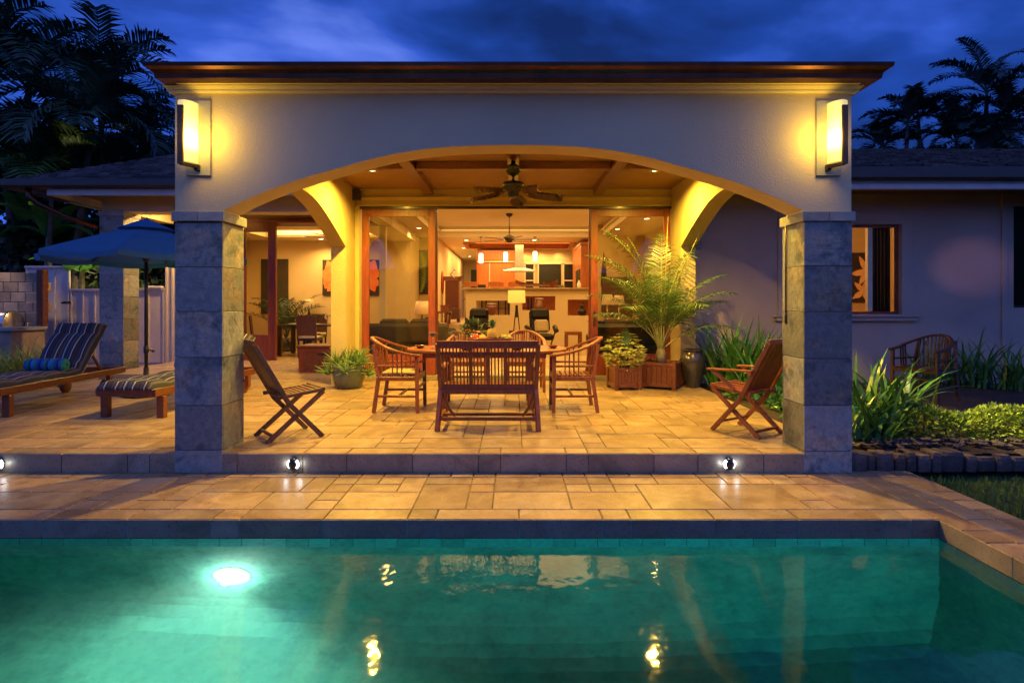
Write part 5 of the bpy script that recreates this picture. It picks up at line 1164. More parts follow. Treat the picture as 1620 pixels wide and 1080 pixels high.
# dining room
dt=thing('indoor_dining_table','dark dining table laid with glasses in the dining room','table',(-4.55,13.95,ZI)); g=MB(); g.box(-1.1,1.1,-.5,.5,.71,.75,.006); g.build('tabletop',M['dark_wood'],dt)
for sx in (-1,1):
    for sy in (-1,1): g=MB(); g.box(*sorted((sx*1.05,sx*.96)),*sorted((sy*.46,sy*.37)),0,.709,.004); g.build('leg',M['dark_wood'],dt)
def dchair(x,y,rz,label):
    t_=thing('dining_chair',label,'chair',(x,y,ZI),rz,'dark dining chairs indoors')
    g=MB(); g.box(-.22,.22,-.22,.22,.44,.50,.015); g.build('seat_pad',M['cush_cream'],t_); g=MB(); g.box(-.23,.23,-.23,.23,.39,.439,.004); g.build('seat_frame',M['dark_wood'],t_)
    g=MB(); vs=[]; 
    for s_ in (-1,1): g.bar((s_*.21,-.22,.39),(s_*.21,-.28,.95),.035,.03)
    g.bar((0,-.235,.50),(0,-.285,.98),.40,.022,up=(0,1,0)); g.build('backrest',M['teak_dark'],t_)
    for sx in (-1,1):
        for sy in (-1,1): g=MB(); g.bar((sx*.20,sy*.2,0),(sx*.20,sy*.2,.39),.038,.038); g.build('leg',M['dark_wood'],t_)
dchair(-4.75,13.32,0,'dark dining chair with cream seat in front of the indoor table'); dchair(-5.75,13.1,R(-70),'dark dining chair with cream seat behind the glass dining door')
dchair(-3.75,13.35,R(0),'dark dining chair at the right of the indoor table'); dchair(-4.1,14.65,R(180),'dark dining chair on the far side of the indoor table'); dchair(-5.1,14.65,R(180),'dark dining chair on the far side of the indoor table, left one')
for i,(x,y,l) in enumerate(((-4.55,13.85,'wine glass in the middle of the indoor table'),(-4.25,13.75,'wine glass at the right of the indoor table'),(-4.35,14.1,'wine glass behind the others on the indoor table'),(-5.0,13.7,'wine glass at the left of the indoor table'))):
    t_=thing('wine_glass',l,'glass',(x,y,ZI+.75),0,'wine glasses on the indoor table'); g=MB(); g.lathe([(.04,0),(.04,.003),(.005,.01),(.005,.10),(.04,.14),(.045,.18),(.035,.22)],n=16); g.build('bowl_and_stem',M['clear2'],t_)
for i,(x,y) in enumerate(((-4.75,13.62),(-3.95,13.62),(-5.3,13.75))):
    g=MB(); g.lathe([(1e-6,.0),(.09,.0),(.14,.015),(.13,.018),(.09,.006),(1e-6,.006)],n=22); o=g.build('plate',M['white_cer']); o.location=(x,y,ZI+.751); tag(o,('plate before the nearest indoor dining chair','plate at the right of the indoor table','plate at the left of the indoor table')[i],'plate','plates on the indoor table')
# pictures
def petals(g,cx,cz,r,n,y,seed,wd=.5):
    r_=random.Random(seed)
    for k in range(n):
        a=2*PI*k/n+r_.uniform(-.2,.2); L=r*r_.uniform(.85,1.1); pts=[]
        for i in range(9):
            f=i/8; w_=wd*L*math.sin(PI*f**.75)*.5
            pts.append((f,w_*r_.uniform(.9,1.1)))
        out=[(f*L,w_) for f,w_ in pts]+[(f*L,-w_) for f,w_ in reversed(pts[1:-1])]
        g.cur=r_.random(); g.add([(cx+u*math.cos(a)-v*math.sin(a),y-.0006*k,cz+u*math.sin(a)+v*math.cos(a)) for u,v in out],[tuple(range(len(out)))])
def picture(name,label,x0,x1,z0,z1,Y,fn,frame=None):
    t_=thing(name,label,'painting',((x0+x1)/2,Y,z0)); w_=(x1-x0)/2; h=z1-z0
    g=MB(); g.box(-w_,w_,-.04,-.001,0,h,.004); g.build('canvas',M['canvas'],t_); g=MB(); fn(g,w_,h); 
    g.build('painted_flower',M[frame or 'petal'],t_)
def cl(g,w_,h):
    for i,v in enumerate(g.v): g.v[i]=(max(-w_+.002,min(w_-.002,v[0])),v[1],max(.004,min(h-.004,v[2])))
def hib(seed):
    def f(g,w_,h): petals(g,0,h*.62,w_*1.5,6,-.042,seed,.8); petals(g,w_*.2,h*.35,w_*1.1,5,-.046,seed+1,.8); cl(g,w_,h)
    return f
picture('flower_painting','orange flower painting on the dining room wall seen through the opening',-5.22,-4.62,1.56,2.53,15.599,hib(3))
picture('flower_painting','orange red flower painting seen through the left glass door',-4.23,-3.67,1.56,2.53,15.599,hib(9))
def fern(g,w_,h):
    n=26
    for i in range(n):
        f=i/n; z=h*(.03+.92*f); 
        for s_ in (-1,1):
            L=w_*1.9*math.sin(PI*(.12+.8*f)); g.cur=rnd.random(); g.add([(-w_*.55,-.042,z),(-w_*.55+s_*L*.5,-.043,z+.05),(-w_*.55+s_*L,-.042,z+.02+.06),(-w_*.55+s_*L*.5,-.043,z+.028)],[(0,1,2,3)])
    cl(g,w_,h)
picture('leaf_painting','tall green palm leaf painting beside the left glass door',-2.86,-2.55,1.62,2.93,16.999,fern,'leafpaint')
picture('dark_painting','large dark framed painting behind the glass dining door',-6.9,-6.16,1.05,2.55,15.599,lambda g,w_,h:(petals(g,0,h*.5,w_*.6,9,-.042,5,.2),cl(g,w_,h)),'hedge_dark')
def orch(g,w_,h): petals(g,.46,h*.62,.36,6,-.042,2,.36); petals(g,.38,h*.22,.28,5,-.046,6,.40); petals(g,-.3,h*.6,.3,6,-.05,8,.42); cl(g,w_,h)
picture('orchid_painting','peach orchid painting seen inside the right wing window',6.65,8.05,1.35,2.45,12.599,orch,'petal2')
g=MB(); g.box(-.45,.45,-.06,.0,-.0,1.15,.02); o=g.build('wall_carving',M['teak_dark']); o.location=(3.0,16.47,.95); tag(o,'dark carved wooden panel on the far wall behind the right glass door','wall panel')
t_=thing('wall_sculpture','tall slender dark sculpture on the wall behind the right glass door','sculpture',(2.62,16.46,1.75)); g=MB(); g.lathe([(.02,0),(.09,.1),(.07,.5),(.03,.9),(1e-6,1.1)],n=12,sy=.3); g.build('figure',M['dark_wood'],t_)
t_=thing('wall_mirror','oval red framed mirror on the hallway wall','mirror',(-2.245,17.9,2.0)); g=MB(); g.lathe([(.16,0),(.20,.01),(.22,.03),(.18,.045)],n=28,sy=1.7); g.xf(Matrix.Rotation(R(90),4,'Y')@Matrix.Rotation(R(0),4,'Z')); 
g.v=[(v[0],v[2],v[1]) if False else v for v in g.v]; g.xf(Matrix.Rotation(R(90),4,'X')); g.build('frame',M['red'],t_)
g=MB(); g.box(-.20,.20,-.1,.1,-.012,0,.002); 
for i in range(7): g.box(-.18,.18,-.085+i*.026,-.072+i*.026,-.016,-.0125)
o=g.build('air_vent',M['ceil_int']); o.location=(-1.35,12.9,3.599); tag(o,'small air vent in the great room ceiling','vent')
# ================================================================ PLANTS
def frond(g,gs,base,az,el,L,droop,nl,ll,r_,lw=.011,taper=True,vee=.55,rw=.01,fw=.75,f0=.16):
    # rachis curve + leaflets; g leaflets, gs stalk
    p=Vector(base); e=el; pts=[p.copy()]; n=12; ds=[]
    for i in range(n):
        d=Vector((math.cos(az)*math.cos(e),math.sin(az)*math.cos(e),math.sin(e))); ds.append(d); p=p+d*(L/n); pts.append(p.copy()); e-=droop/n*(.5+1.0*i/n)
    ds.append(ds[-1]); gs.tube(pts,[rw*(1-.85*i/n) for i in range(n+1)],5,False)
    for k in range(nl):
        f=f0+(1-f0)*(k+r_.random()*.6)/nl; i=min(n-1,int(f*n)); u=f*n-i; q=pts[i].lerp(pts[i+1],u); d=ds[i]
        side=d.cross(Vector((0,0,1)))
        if side.length<.05: side=Vector((-math.sin(az),math.cos(az),0))
        side.normalize(); up=side.cross(d)
        l_=ll*(math.sin(PI*min(1,(.12+.86*f)))**.6)*r_.uniform(.85,1.1)
        for s_ in (-1,1):
            ld=(side*s_*1.0+d*fw+up*vee*r_.uniform(.5,1.2)).normalized(); g.cur=r_.random()
            m_=q+ld*l_*.5; t2=q+ld*l_-Vector((0,0,l_*.28*r_.uniform(.5,1.5)))
            sd=ld.cross(up).normalized() if ld.cross(up).length>.01 else up
            g.strip([q,m_,t2],[lw*.6,lw,lw*.1],sd)
def palm(name,label,x,y,zc,group,nf=13,L=2.4,seed=0,k='palm_dark',z0=-.2,lean=0,nl=34,ll=.55,tr=.09,wind=0,lw=.022):
    r_=random.Random(seed); t_=thing(name,label,'palm tree',(x,y,z0),0,group); h=zc-z0
    g=MB(); pts=[Vector((lean*(i/8)**1.6,0,h*i/8)) for i in range(9)]; g.tube(pts,[tr*(1.25-.5*i/8) for i in range(9)],9); g.build('trunk',M['trunk'],t_)
    g=MB(); gs=MB(); top=pts[-1]
    gs.tube([top-Vector((0,0,.1)),top+Vector((0,0,.45))],[tr*.8,tr*.4],8)
    for i in range(nf):
        az=i*2.399+r_.uniform(-.3,.3); el=R(r_.uniform(15,85)) if i%4 else R(r_.uniform(55,88))
        if wind: # blown towards +x
            az=az*.55+ (1-.55)*0
        frond(g,gs,top+Vector((0,0,.30)),az,el,L*r_.uniform(.8,1.1),R(r_.uniform(85,150)),nl,ll,r_,lw,rw=.022)
    c_=g.build('crown',M[k],t_); gs.build('crown_stalks',M[k],t_); return t_
GP='palms behind the left roof'; GR='palms behind the right roof'
def palmat(px,py,Y,label,group,**k):
    p_=P(px,py,Y); return palm('palm_tree',label,p_.x,Y,p_.z-.9,group,**k)
for i,(px,py,Y,l,kw) in enumerate((
 (62,95,15,'tall dark palm at the far left with a feathery crown',dict(L=2.6,nf=18)),
 (165,105,16,'dark palm with the highest arching fronds left of the porch roof',dict(L=2.4,nf=16)),
 (-20,90,14,'dark palm cut by the left edge of the photo',dict(L=2.4,nf=16)),
 (112,165,13.5,'dense dark palm in the middle of the left group',dict(L=2.0,nf=18)),
 (28,190,14,'dark lower palm near the left edge',dict(L=2.0,nf=18)),
 (205,190,17.5,'slim palm just left of the porch, fronds hanging over the roof',dict(L=2.3,nf=16)),
 (75,245,13.2,'shorter palm lit dull green above the left gutter',dict(L=1.7,nf=12,k='palm_pot',tr=.06)),
 (150,240,16,'shaded palm just above the left shingle roof',dict(L=1.9,nf=15)))):
    kw['L']*=1.12; kw['nf']=int(kw['nf']*.92); kw.setdefault('ll',.78); palmat(px,py,Y,l,GP,seed=i*7+3,nl=34,lw=.032,lean=rnd.uniform(-.5,.5),**kw)
for i,(px,py,Y,l,kw) in enumerate((
 (1424,178,22,'small palm nearest to the right pillar above the roof',dict(L=1.7,nf=9)),
 (1468,168,22,'second palm from the right pillar above the roof',dict(L=1.9,nf=10)),
 (1500,205,21,'dense low palm in the middle above the right roof',dict(L=1.9,nf=12)),
 (1548,128,21,'tallest palm above the right roof',dict(L=2.5,nf=11)),
 (1545,205,20,'low palm under the tallest one on the right',dict(L=1.8,nf=13)),
 (1612,165,20,'palm at the far right edge',dict(L=2.3,nf=12)),
 (1385,215,23,'half hidden palm right behind the pillar top on the right',dict(L=1.6,nf=9)),
 (1590,225,19,'lowest palm near the right edge',dict(L=1.8,nf=13)))):
    kw['L']*=1.0; kw['nf']+=2; palmat(px,py-6,Y,l,GR,seed=i*5+60,nl=40,ll=.5,k='palm_far',lean=rnd.uniform(-.4,.4),lw=.028,**kw)
def bush(name,label,cat,c,rx,ry,rz,n,ls,k,group=None,seed=1,stem=None,lw=.4,shell=.55,kind=None,top=True):
    r_=random.Random(seed); t_=thing(name,label,cat,(c[0],c[1],c[2]-rz),0,group); g=MB()
    if kind: t_['kind']=kind
    cl_=[(Vector((r_.gauss(0,1),r_.gauss(0,1),r_.gauss(0,1))).normalized()*r_.uniform(.35,.8),r_.uniform(.3,.55)) for _ in range(12)]
    for i in range(n):
        cc,cr=r_.choice(cl_); v=Vector((r_.gauss(0,1),r_.gauss(0,1),r_.gauss(0,1))).normalized(); q=cc+v*cr*r_.uniform(shell,1)
        p_=Vector((q.x*rx,q.y*ry,q.z*rz+rz))
        d=(v+Vector((r_.gauss(0,.5),r_.gauss(0,.5),r_.gauss(0,.5)+.2))).normalized(); g.cur=r_.random(); s_=ls*r_.uniform(.6,1.3); g.leaf(p_,d,(r_.gauss(0,1),r_.gauss(0,1),1),s_,s_*lw)
    g.build('foliage',M[k],t_); g=MB()
    for i in range(6): a=r_.uniform(0,6.3); q=Vector((math.cos(a)*rx*.5,math.sin(a)*ry*.5,rz*1.2)); g.tube([(0,0,-(stem or 0)),q*.5,q],[.02,.014,.006],5)
    g.build('stems',M['trunk'],t_); return t_
# dark broadleaf masses behind the fence and roofs
for i,(px,py,Y,rx,rz,l) in enumerate(((20,300,15,1.8,1.6,'dark tree filling the gap at the far left above the grill'),(110,300,17,2.0,1.7,'dark tree below the left palms'),(210,262,20,2.3,1.2,'distant leafy tree just above the left shingle roof'),(60,380,14.6,1.8,1.0,'dark bush behind the tall fence panel'),(250,400,14.5,1.4,.9,'dark bush behind the low fence near the pillar'),(140,430,14.0,1.5,1.1,'dark bush behind the low fence left of the stone column'))):
    p_=P(px,py,Y); bush('dark_tree',l,'tree',p_,rx,1.0,rz,2600,.20,'hedge_dark','dark trees behind the fence',seed=i+20,stem=max(0,p_.z-rz+.2))
for i,(px,Y,rx,l) in enumerate(((1400,25,2.2,'dark shrubbery along the roof line left part'),(1500,25,2.4,'dark shrubbery along the roof line middle part'),(1600,25,2.4,'dark shrubbery along the roof line at the right edge'))):
    p_=P(px,262,Y); bush('far_tree',l,'tree',p_,rx,1.0,.9,1800,.22,'palm_far','far trees behind the right roof',seed=i+40,stem=p_.z-.7)
# banana plants
def banana(px,py,Y,label,n,L,seed,zb=-.1):
    r_=random.Random(seed); p_=P(px,py,Y); t_=thing('banana_plant',label,'banana plant',(p_.x,Y,zb),0,'banana plants behind the fence'); h=p_.z-zb
    g=MB(); g.tube([(0,0,0),(0,0,h*.5),(0.03,0,h-.3)],[.09,.08,.05],8); g.build('stem',M['trunk_lit'],t_)
    for i in range(n):
        az=i*2.4+r_.uniform(-.4,.4); e=R(r_.uniform(35,80)); q=Vector((0.03,0,h-.35)); pts=[q.copy()]; sds=[]; m_=10
        for j in range(m_):
            d=Vector((math.cos(az)*math.cos(e),math.sin(az)*math.cos(e),math.sin(e))); q=q+d*L/m_; pts.append(q.copy()); e-=R(95)/m_
        g=MB(); g.smooth=True; sd=Vector((-math.sin(az),math.cos(az),0)); g.cur=r_.random()
        for s_ in (-1,1):
            vs=[]
            for j,p2 in enumerate(pts): f=j/m_; w_=.20*math.sin(PI*min(1,.08+f*.95))**.55*(1 if j%3 else .86); vs+=[p2,p2+sd*s_*w_-Vector((0,0,w_*.25))]
            g.add(vs,[(2*j,2*j+1,2*j+3,2*j+2) for j in range(m_)])
        g.build('leaf',M['banana'],t_)
banana(75,350,13.6,'banana plant with bright green leaves above the tall fence panel',8,1.5,4); banana(128,405,13.2,'banana plant with one green leaf showing left of the stone column',6,1.2,9); banana(35,330,14.2,'banana plant at the far left under the gutter end',7,1.5,15)
# strappy plants
def strapplant(name,label,cat,x,y,z,n,L,w_,k,group,seed,spread=.25,er=(50,88),droop=60,curl=0,rx=.12):
    r_=random.Random(seed); t_=tag(bpy.data.objects.new('x',None),None,None); bpy.data.objects.remove(t_); g=MB()
    for i in range(n):
        az=r_.uniform(0,6.28); e=R(r_.uniform(*er)); b_=Vector((r_.gauss(0,rx),r_.gauss(0,rx*.8),0)); q=b_.copy(); l_=L*r_.uniform(.55,1.1); m_=6; pts=[q.copy()]; dr=R(r_.uniform(.4,1.3)*droop)
        for j in range(m_):
            d=Vector((math.cos(az)*math.cos(e),math.sin(az)*math.cos(e),math.sin(e))); q=q+d*l_/m_; pts.append(q.copy()); e-=dr/m_*(.4+1.3*j/m_)
        ws=[w_*(.7+.3*min(1,j/2))*(1-(j/m_)**2.2)+.0008 for j in range(m_+1)]; g.cur=r_.random(); g.strip(pts,ws,Vector((-math.sin(az),math.cos(az),0)))
    o=g.build(name,M[k]); o.location=(x,y,z); return tag(o,label,cat,group)
GS='strap leaved lilies by the garden wall'
for i,(px,py,Y,n,L,l) in enumerate(((1150,592,9.0,46,.95,'strap leaved lily clump right of the dark urn'),(1180,596,8.7,40,.85,'strap leaved lily clump in the middle behind the right folding chair'),(1208,600,8.6,44,.9,'strap leaved lily clump nearest the right pillar under the arch'),(1228,615,7.9,26,.7,'small strap leaved clump between the chair back and the right pillar'))):
    p_=P(px,py,Y); strapplant('lily_clump',l,'plant',p_.x,Y,0,int(n*1.8),L*1.22,.030,'strap',GS,i+3,droop=55,er=(58,88),rx=.16)
for i,(px,Y,n,L,l) in enumerate(((1375,5.75,44,.85,'tall lily clump right beside the right pillar'),(1408,5.95,38,.85,'lily clump between the right pillar and the hedge'),(1362,5.5,26,.5,'low lily clump at the foot of the right pillar'),(1480,9.3,30,.8,'shaded lily clump left of the garden armchair'),(1545,9.2,34,.9,'shaded lily clump behind the garden armchair'),(1600,8.9,30,.8,'shaded lily clump by the wall near the right edge'))):
    p_=P(px,600,Y); strapplant('lily_clump',l,'plant',p_.x,Y,-.03,int(n*1.4),L*1.1,.023,'strap',GS,i+30,droop=75)
for i,(x,y,l) in enumerate(((3.35,8.1,'low dark ground plant under the lilies, nearest the urn'),(3.5,7.3,'low dark ground plant behind the right folding chair'),(3.3,6.5,'low dark ground plant beside the right pillar base'))):
    bush('ground_cover_plant',l,'plant',(x,y,.06),.3,.35,.14,500,.07,'strap','low plants under the right arch',seed=i+70,lw=.3)
# left tall grass
GG='tall grass clumps beside the grill'
for i,(px,py,Y,l) in enumerate(((20,585,8.9,'bright tall grass clump at the far left'),(48,580,9.1,'bright tall grass clump behind the left lounger'),(72,575,9.6,'bright tall grass clump nearest the fence'),(-15,590,8.7,'grass clump cut by the left edge'))):
    p_=P(px,py,Y); strapplant('grass_clump',l,'grass clump',p_.x,Y,0,230,.85,.007,'grassy',GG,i+50,er=(40,88),droop=110,rx=.16)
# hedge
def hedge():
    r_=random.Random(5); t_=thing('low_hedge','bright yellow green low hedge bordering the right flower bed','hedge',(5.3,5.75,-.03)); g=MB()
    for i in range(15000):
        x=r_.uniform(-1.55,3.4); th=r_.uniform(0,PI); ph=.5+.35*noise.noise(Vector((x*2.2,0,3)))
        hz=.30*(.75+.5*noise.noise(Vector((x*1.9,7,1)))+.25); ry=.30*(.8+.4*noise.noise(Vector((x*1.5,1,9))))
        sh=r_.uniform(.72,1.0)+.10*noise.noise(Vector((x*9,th*3,0))); p_=Vector((x,-math.cos(th)*ry*sh+.0,math.sin(th)*hz*sh))
        if x<-1.3: p_.z*=max(.1,(x+1.55)/.25)
        d=Vector((r_.gauss(0,.6),-math.cos(th)+r_.gauss(0,.4),math.sin(th)+r_.gauss(0,.4))); g.cur=r_.random(); g.leaf(p_,d,(r_.gauss(0,1),r_.gauss(0,1),1),r_.uniform(.025,.06),.013)
    g.build('foliage',M['hedge'],t_); g=MB()
    for i in range(40): x=-1.4+i*.12; g.tube([(x,0,0),(x+r_.uniform(-.08,.08),r_.uniform(-.1,.1),.2)],.008,5)
    g.build('stems',M['trunk'],t_)
hedge()
# stone border
r_=random.Random(12); x=2.99; i=0
while x<8.6:
    L=r_.uniform(.08,.22); g=MB(); n=10; vs=[]; h=r_.uniform(.12,.175); dpt=.20
    cx=x+L/2
    for (zz,sc) in ((0,.96),(.05,1),(h-.03,1.0),(h,.88)):
        for k in range(n): a=2*PI*k/n; rr=1+.16*noise.noise(Vector((i*3.1,k*1.3,zz*4))); c_,s_=math.cos(a),math.sin(a); vs.append((abs(c_)**.5*(1 if c_>0 else -1)*L/2*sc*rr,abs(s_)**.5*(1 if s_>0 else -1)*dpt/2*sc*rr,zz))
    g.add(vs,[(q*n+k,q*n+(k+1)%n,(q+1)*n+(k+1)%n,(q+1)*n+k) for q in range(3) for k in range(n)]+[tuple(range(3*n,4*n))]); g.t=[r_.random()]*len(g.t)
    o=g.build('border_stone',M['bedrock']); o.location=(cx,5.12+r_.uniform(-.015,.015),-.235+.06)
    lab='rough border stone edging the flower bed on the right'
    tag(o,lab,'stone','border stones along the flower bed'); x+=L*.99; i+=1
# flat stones / mulch on top of the bed edge
g=MB()
for i in range(420):
    x=r_.uniform(3.0,8.5); y=r_.uniform(5.22,5.55); s_=r_.uniform(.02,.06); a=r_.random()*3; g.cur=r_.random(); m_=Matrix.Translation((x,y,.0+r_.uniform(-.01,.02)))@Euler((r_.gauss(0,.2),r_.gauss(0,.2),a)).to_matrix().to_4x4(); g.cbox(m_,s_*1.6,s_,.015,.004)
tag(g.build('mulch',M['bedrock']),'loose reddish stone chips along the edge of the flower bed','mulch',kind='stuff')
# aloe pot
ap=thing('aloe_pot','spiky green aloes in a round grey green pot by the left glass door','potted plant',(-2.58,8.92,0))
g=MB(); g.lathe([(1e-6,0),(.17,0),(.20,.02),(.245,.14),(.25,.24),(.235,.30),(.25,.33),(.235,.34),(.21,.33),(.20,.30),(1e-6,.29)],n=30); g.build('pot',M['glaze_blue'],ap)
g=MB(); g.lathe([(1e-6,.295),(.205,.295)],n=20); g.build('soil',M['soil'],ap)
g=MB(); r2=random.Random(4)
for (cx,cy,cz,n,L) in ((0,0,.36,46,.34),(-.16,-.08,.36,34,.30),(.17,-.06,.36,36,.30),(-.30,-.1,.22,26,.26),(.32,-.05,.20,24,.25),(.02,-.22,.26,34,.28),(.12,.1,.42,26,.28)):
    for i in range(n):
        az=r2.uniform(0,6.28); e=R(r2.uniform(5,85)); q=Vector((cx,cy,cz)); l_=L*r2.uniform(.7,1.1); pts=[q.copy()]
        for j in range(5): d=Vector((math.cos(az)*math.cos(e),math.sin(az)*math.cos(e),math.sin(e))); q=q+d*l_/5; pts.append(q.copy()); e+=R(r2.uniform(-12,3))
        g.cur=r2.random(); g.tube(pts,[.013,.012,.010,.0075,.0045,.001],5,False)
g.build('foliage',M['aloe'],ap)
# planter boxes
def planter(t_,w_,h,k='teak_red'):
    for sx in (-1,1):
        for sy in (-1,1): g=MB(); g.cbox(Matrix.Translation((sx*(w_/2-.025),sy*(w_/2-.025),h/2+.01)),.06,.06,h+.02,.006); g.build('post',M[k],t_)
    for q in range(4):
        g=MB(); n=6
        for i in range(n): u=-w_/2+.055+(i+.5)*(w_-.11)/n; g.cur=rnd.random(); g.cbox(Matrix.Translation((u,-w_/2+.022,h/2+.03)),(w_-.11)/n-.003,.016,h-.10,.003)
        g.cur=.5; g.cbox(Matrix.Translation((0,-w_/2+.018,h-.035)),w_-.11,.03,.05,.004); g.cbox(Matrix.Translation((0,-w_/2+.018,.065)),w_-.11,.03,.05,.004)
        g.xf(Matrix.Rotation(q*PI/2,4,'Z')); g.build('side_panel',M[k],t_)
    g=MB(); g.box(-w_/2+.05,w_/2-.05,-w_/2+.05,w_/2-.05,h-.08,h-.05); g.build('soil',M['soil'],t_)
vp=thing('variegated_plant','bushy yellow green variegated plant in a small slatted wooden planter','potted plant',(1.72,8.85,0),R(8)); planter(vp,.42,.36)
g=MB(); r2=random.Random(8)
for i in range(260):
    v=Vector((r2.gauss(0,1),r2.gauss(0,1),r2.gauss(0,.8))).normalized(); c_=Vector((v.x*.31,v.y*.29,.60+v.z*.27))*1.0
    if c_.z<.36: continue
    c_*=r2.uniform(.85,1.0) if r2.random()<.8 else .7
    for k in range(7):
        a=k*PI*2/7+r2.random(); d=(v*.5+Vector((math.cos(a),math.sin(a),-.15))).normalized(); g.cur=r2.random(); g.leaf(c_,d,v,r2.uniform(.05,.09),.014)
g.build('foliage',M['variegated'],vp); g=MB()
for i in range(9): a=i*.7; g.tube([(.04*math.cos(a),.04*math.sin(a),.3),(.18*math.cos(a),.18*math.sin(a),.6)],.008,5)
g.build('stems',M['trunk'],vp)
pp=thing('potted_palm','tall feathery palm in a large square wooden planter by the right glass door','potted plant',(2.33,8.98,0),R(-28)); planter(pp,.58,.42)
g=MB(); gs=MB(); r2=random.Random(11)
g2=MB(); g2.tube([(0,0,.35),(.0,0,.52),(.0,0,.62)],[.085,.08,.05],12); g2.build('trunk',M['trunk_lit'],pp)
spec=[]
ang0=R(28)
def az_(deg): return R(deg)+ang0
# (azimuth deg world, elevation, length, droop)
for az,el,L,dp in ((180,80,2.0,75),(190,72,1.9,95),(170,84,1.7,40),(75,86,1.8,40),(20,80,1.75,60),(180,76,1.55,70),(200,66,1.5,85),(160,60,1.45,100),(230,55,1.25,95),(0,70,1.5,85),(-15,62,1.45,100),(15,55,1.4,95),(10,64,1.1,90),(90,80,1.5,60),(60,72,1.4,80),(120,70,1.4,80),(270,72,1.2,100),(300,62,1.2,105),(245,74,1.35,85),(-5,35,1.1,75),(190,48,1.2,90)):
    frond(g,gs,(r2.uniform(-.03,.03),r2.uniform(-.03,.03),.56),az_(az+r2.uniform(-6,6)),R(min(88,el+8)),L*1.12,R(dp*.9),32,.42,r2,.0085,rw=.011,vee=.12,fw=.6,f0=.30)
g.build('foliage',M['palm_pot'],pp); gs.build('leaf_stalks',M['rachis'],pp)
for a,b_ in ((P(1057,342,8.95),P(1049,540,8.98)),(P(1122,337,8.7),P(1073,440,8.9))):
    g=MB(); mi=wm(pp).inverted(); base=Vector((2.33,8.98,.6)); g.tube([mi@base if a.x<2.5 else mi@Vector((2.36,8.95,.6)),mi@b_,mi@a.lerp(b_,.5),mi@a],[.009,.008,.007,.002],6); g.build('spear_leaf',M['rachis'],pp)
# fan leaf
g=MB()
for i in range(16): a=R(110+i*9.5); c_=P(998,535,8.6); c_=wm(pp).inverted()@c_; e=c_+Vector((math.cos(a)*.20,-.03,math.sin(a)*.2)); g.cur=r2.random(); g.strip([c_,c_.lerp(e,.6),e],[.004,.008,.001],Vector((-math.sin(a),0,math.cos(a))))
g.build('fan_leaf',M['palm_pot'],pp)
ur=thing('urn','tall dark glazed ceramic urn standing right of the palm planter','urn',(2.84,9.0,0))
g=MB(); g.lathe([(1e-6,0),(.115,0),(.125,.02),(.15,.14),(.185,.32),(.195,.42),(.18,.50),(.145,.545),(.15,.575),(.17,.585),(.165,.60),(.135,.585),(.12,.54),(1e-6,.45)],n=36); g.build('body',M['glaze_dark'],ur)
# indoor palm
ip=thing('indoor_palm','feathery indoor palm in the dining room left of the small lamp','potted plant',(-5.95,14.9,ZI)); g=MB(); g.lathe([(1e-6,0),(.16,0),(.22,.34),(.2,.35),(1e-6,.32)],n=20); g.build('pot',M['glaze_dark'],ip); g=MB(); gs=MB(); r2=random.Random(31)
for i in range(14): frond(g,gs,(0,0,.35),i*2.4,R(r2.uniform(45,85)),1.5,R(r2.uniform(60,100)),26,.34,r2,.012,rw=.01)
g.build('foliage',M['palm_dark'],ip); gs.build('leaf_stalks',M['palm_dark'],ip)
dp_=thing('table_plant','dark leafy plant behind the fruit tray on the far side of the table','potted plant',(-.55,7.78,.74)); g=MB(); g.lathe([(1e-6,0),(.06,0),(.09,.16),(.085,.16),(1e-6,.14)],n=16); g.build('pot',M['glaze_dark'],dp_); g=MB(); r2=random.Random(6)
for i in range(60): a=r2.uniform(0,6.28); e=R(r2.uniform(-5,80)); d=Vector((math.cos(a)*math.cos(e),math.sin(a)*math.cos(e),math.sin(e))); b_=Vector((0,0,.17))+d*r2.uniform(.04,.14); g.cur=r2.random(); g.leaf(b_,d,(r2.gauss(0,1),r2.gauss(0,1),1),r2.uniform(.08,.13),.028)
g.build('foliage',M['hedge_dark'],dp_)
# ================================================================ FENCE, GRILL
def fencepanel(name,label,x0,x1,y,h,post=True):
    t_=thing(name,label,'fence',((x0+x1)/2,y,0),0,'painted board fence panels'); w_=(x1-x0)/2
    g=MB(); g.box(-w_,w_,-.01,.02,.03,h-.03); n=max(2,int((x1-x0)/.26))
    for i in range(n+1): u=-w_+.02+i*(2*w_-.04)/n; g.box(u-.02,u+.02,-.032,-.0105,.03,h-.031,.003)
    g.build('board_panel',M['fence'],t_); g=MB(); g.box(-w_-.01,w_+.01,-.05,.04,h-.029,h+.02,.004); g.build('cap_rail',M['fence'],t_)
    return t_
YF=12.45
fencepanel('fence','tall painted fence panel right of the outdoor grill',-10.65,-9.7,YF,P(0,422,YF).z)
fencepanel('fence','low painted fence panel between the tall panel and the stone column',-9.68,-8.35,YF+.0,P(0,458,YF).z)
fencepanel('gate','low painted gate panel right of the umbrella pole',-8.33,-7.62,YF+.0,P(0,457,YF).z)
fencepanel('fence','tall narrow fence panel beside the left stone pillar',-7.60,-7.3,YF,P(0,415,YF).z)
g=MB(); g.bar((0,0,0),(.0,-.18,.0),.03,.03); g.box(-.05,.05,-.2,-.02,-.04,.0,.01); o=g.build('fence_hook',M['bronze']); o.location=(-9.66,YF-.05,1.36); tag(o,'small dark bracket on top of the low fence','bracket')
g=MB(); g.cbox(Matrix.Identity(4),.36,.12,.06,.02); o=g.build('folded_towel',M['white_cer']); o.location=(-7.83,YF-.01,1.70-.02); tag(o,'folded white cloth lying on the gate','towel')
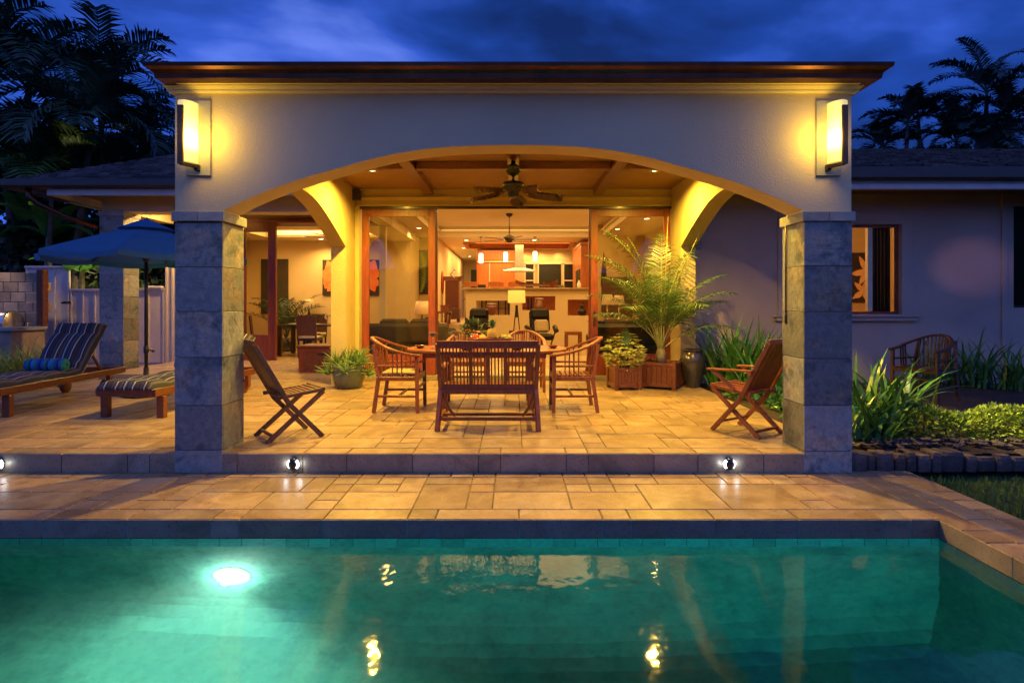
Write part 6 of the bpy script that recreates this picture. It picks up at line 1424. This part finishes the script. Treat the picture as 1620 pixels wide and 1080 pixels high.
g=MB(); g.box(-.09,.09,-.02,0,-.06,.06,.004); g.box(-.06,-.02,-.035,-.02,-.03,.03,.003); g.box(.02,.06,-.035,-.02,-.03,.03,.003); o=g.build('outlet_box',M['white_cer']); o.location=(-10.35,YF-.011,1.17); tag(o,'white outlet cover on the tall fence panel','outlet')
gl_=thing('outdoor_grill','built in stone grill counter with steel lid at the far left','grill',(-10.7,11.0,0))
g=MB(); 
for i in range(9):
    for j in range(5):
        g.cur=rnd.random(); g.cbox(Matrix.Translation((-1.35+i*.30+.15*(j%2),.48,1.05+j*.20)),.292,.10,.192,.008)
g.build('stone_back',M['stonewall'],gl_)
g=MB(); g.box(-1.4,1.3,-.35,.42,0,.80,.01); g.build('counter_base',M['stonewall'],gl_); g=MB(); g.box(-1.45,1.36,-.40,.425,.801,.87,.012); g.build('counter_top',M['slate_trim'],gl_)
g=MB(); g.lathe([(1e-6,-.45),(.24,-.45),(.26,-.43),(.26,.43),(.24,.45),(1e-6,.45)],n=24); g.xf(Matrix.Translation((.55,.05,.93))@Matrix.Rotation(R(90),4,'Y')); g.build('lid',M['silver'],gl_)
g=MB(); g.tube([(.2,-.24,1.02),(.9,-.24,1.02)],.015,8); g.build('handle',M['silver'],gl_)
g=MB(); g.box(1.22,1.36,.30,.44,.871,2.0,.01); g.build('side_pillar',M['teak_red'],gl_)
setlight('grill_lamp','SPOT',(-10.3,10.6,2.9),70,(1,.70,.45),.05,80,.7,aim=(-10.7,11.4,1.2))
# landscape spotlight that gives the lit banana leaves
setlight('garden_spot','SPOT',(-9.0,13.0,.35),260,(1,.82,.40),.05,100,.9,aim=(-10.3,13.6,3.2))
setlight('bed_fill','SPOT',(3.02,5.46,1.95),420,(1,.82,.34),.03,46,.9,aim=(5.5,5.7,.05))  # added lamp without fixture, hidden by the pillar; brightens the hedge
setlight('wall_patch_fill','SPOT',(3.04,5.46,2.0),260,(1,.50,.55),.02,11,.9,aim=(7.9,9.8,1.95))  # added lamp without fixture; throws the pink patch onto the wing wall
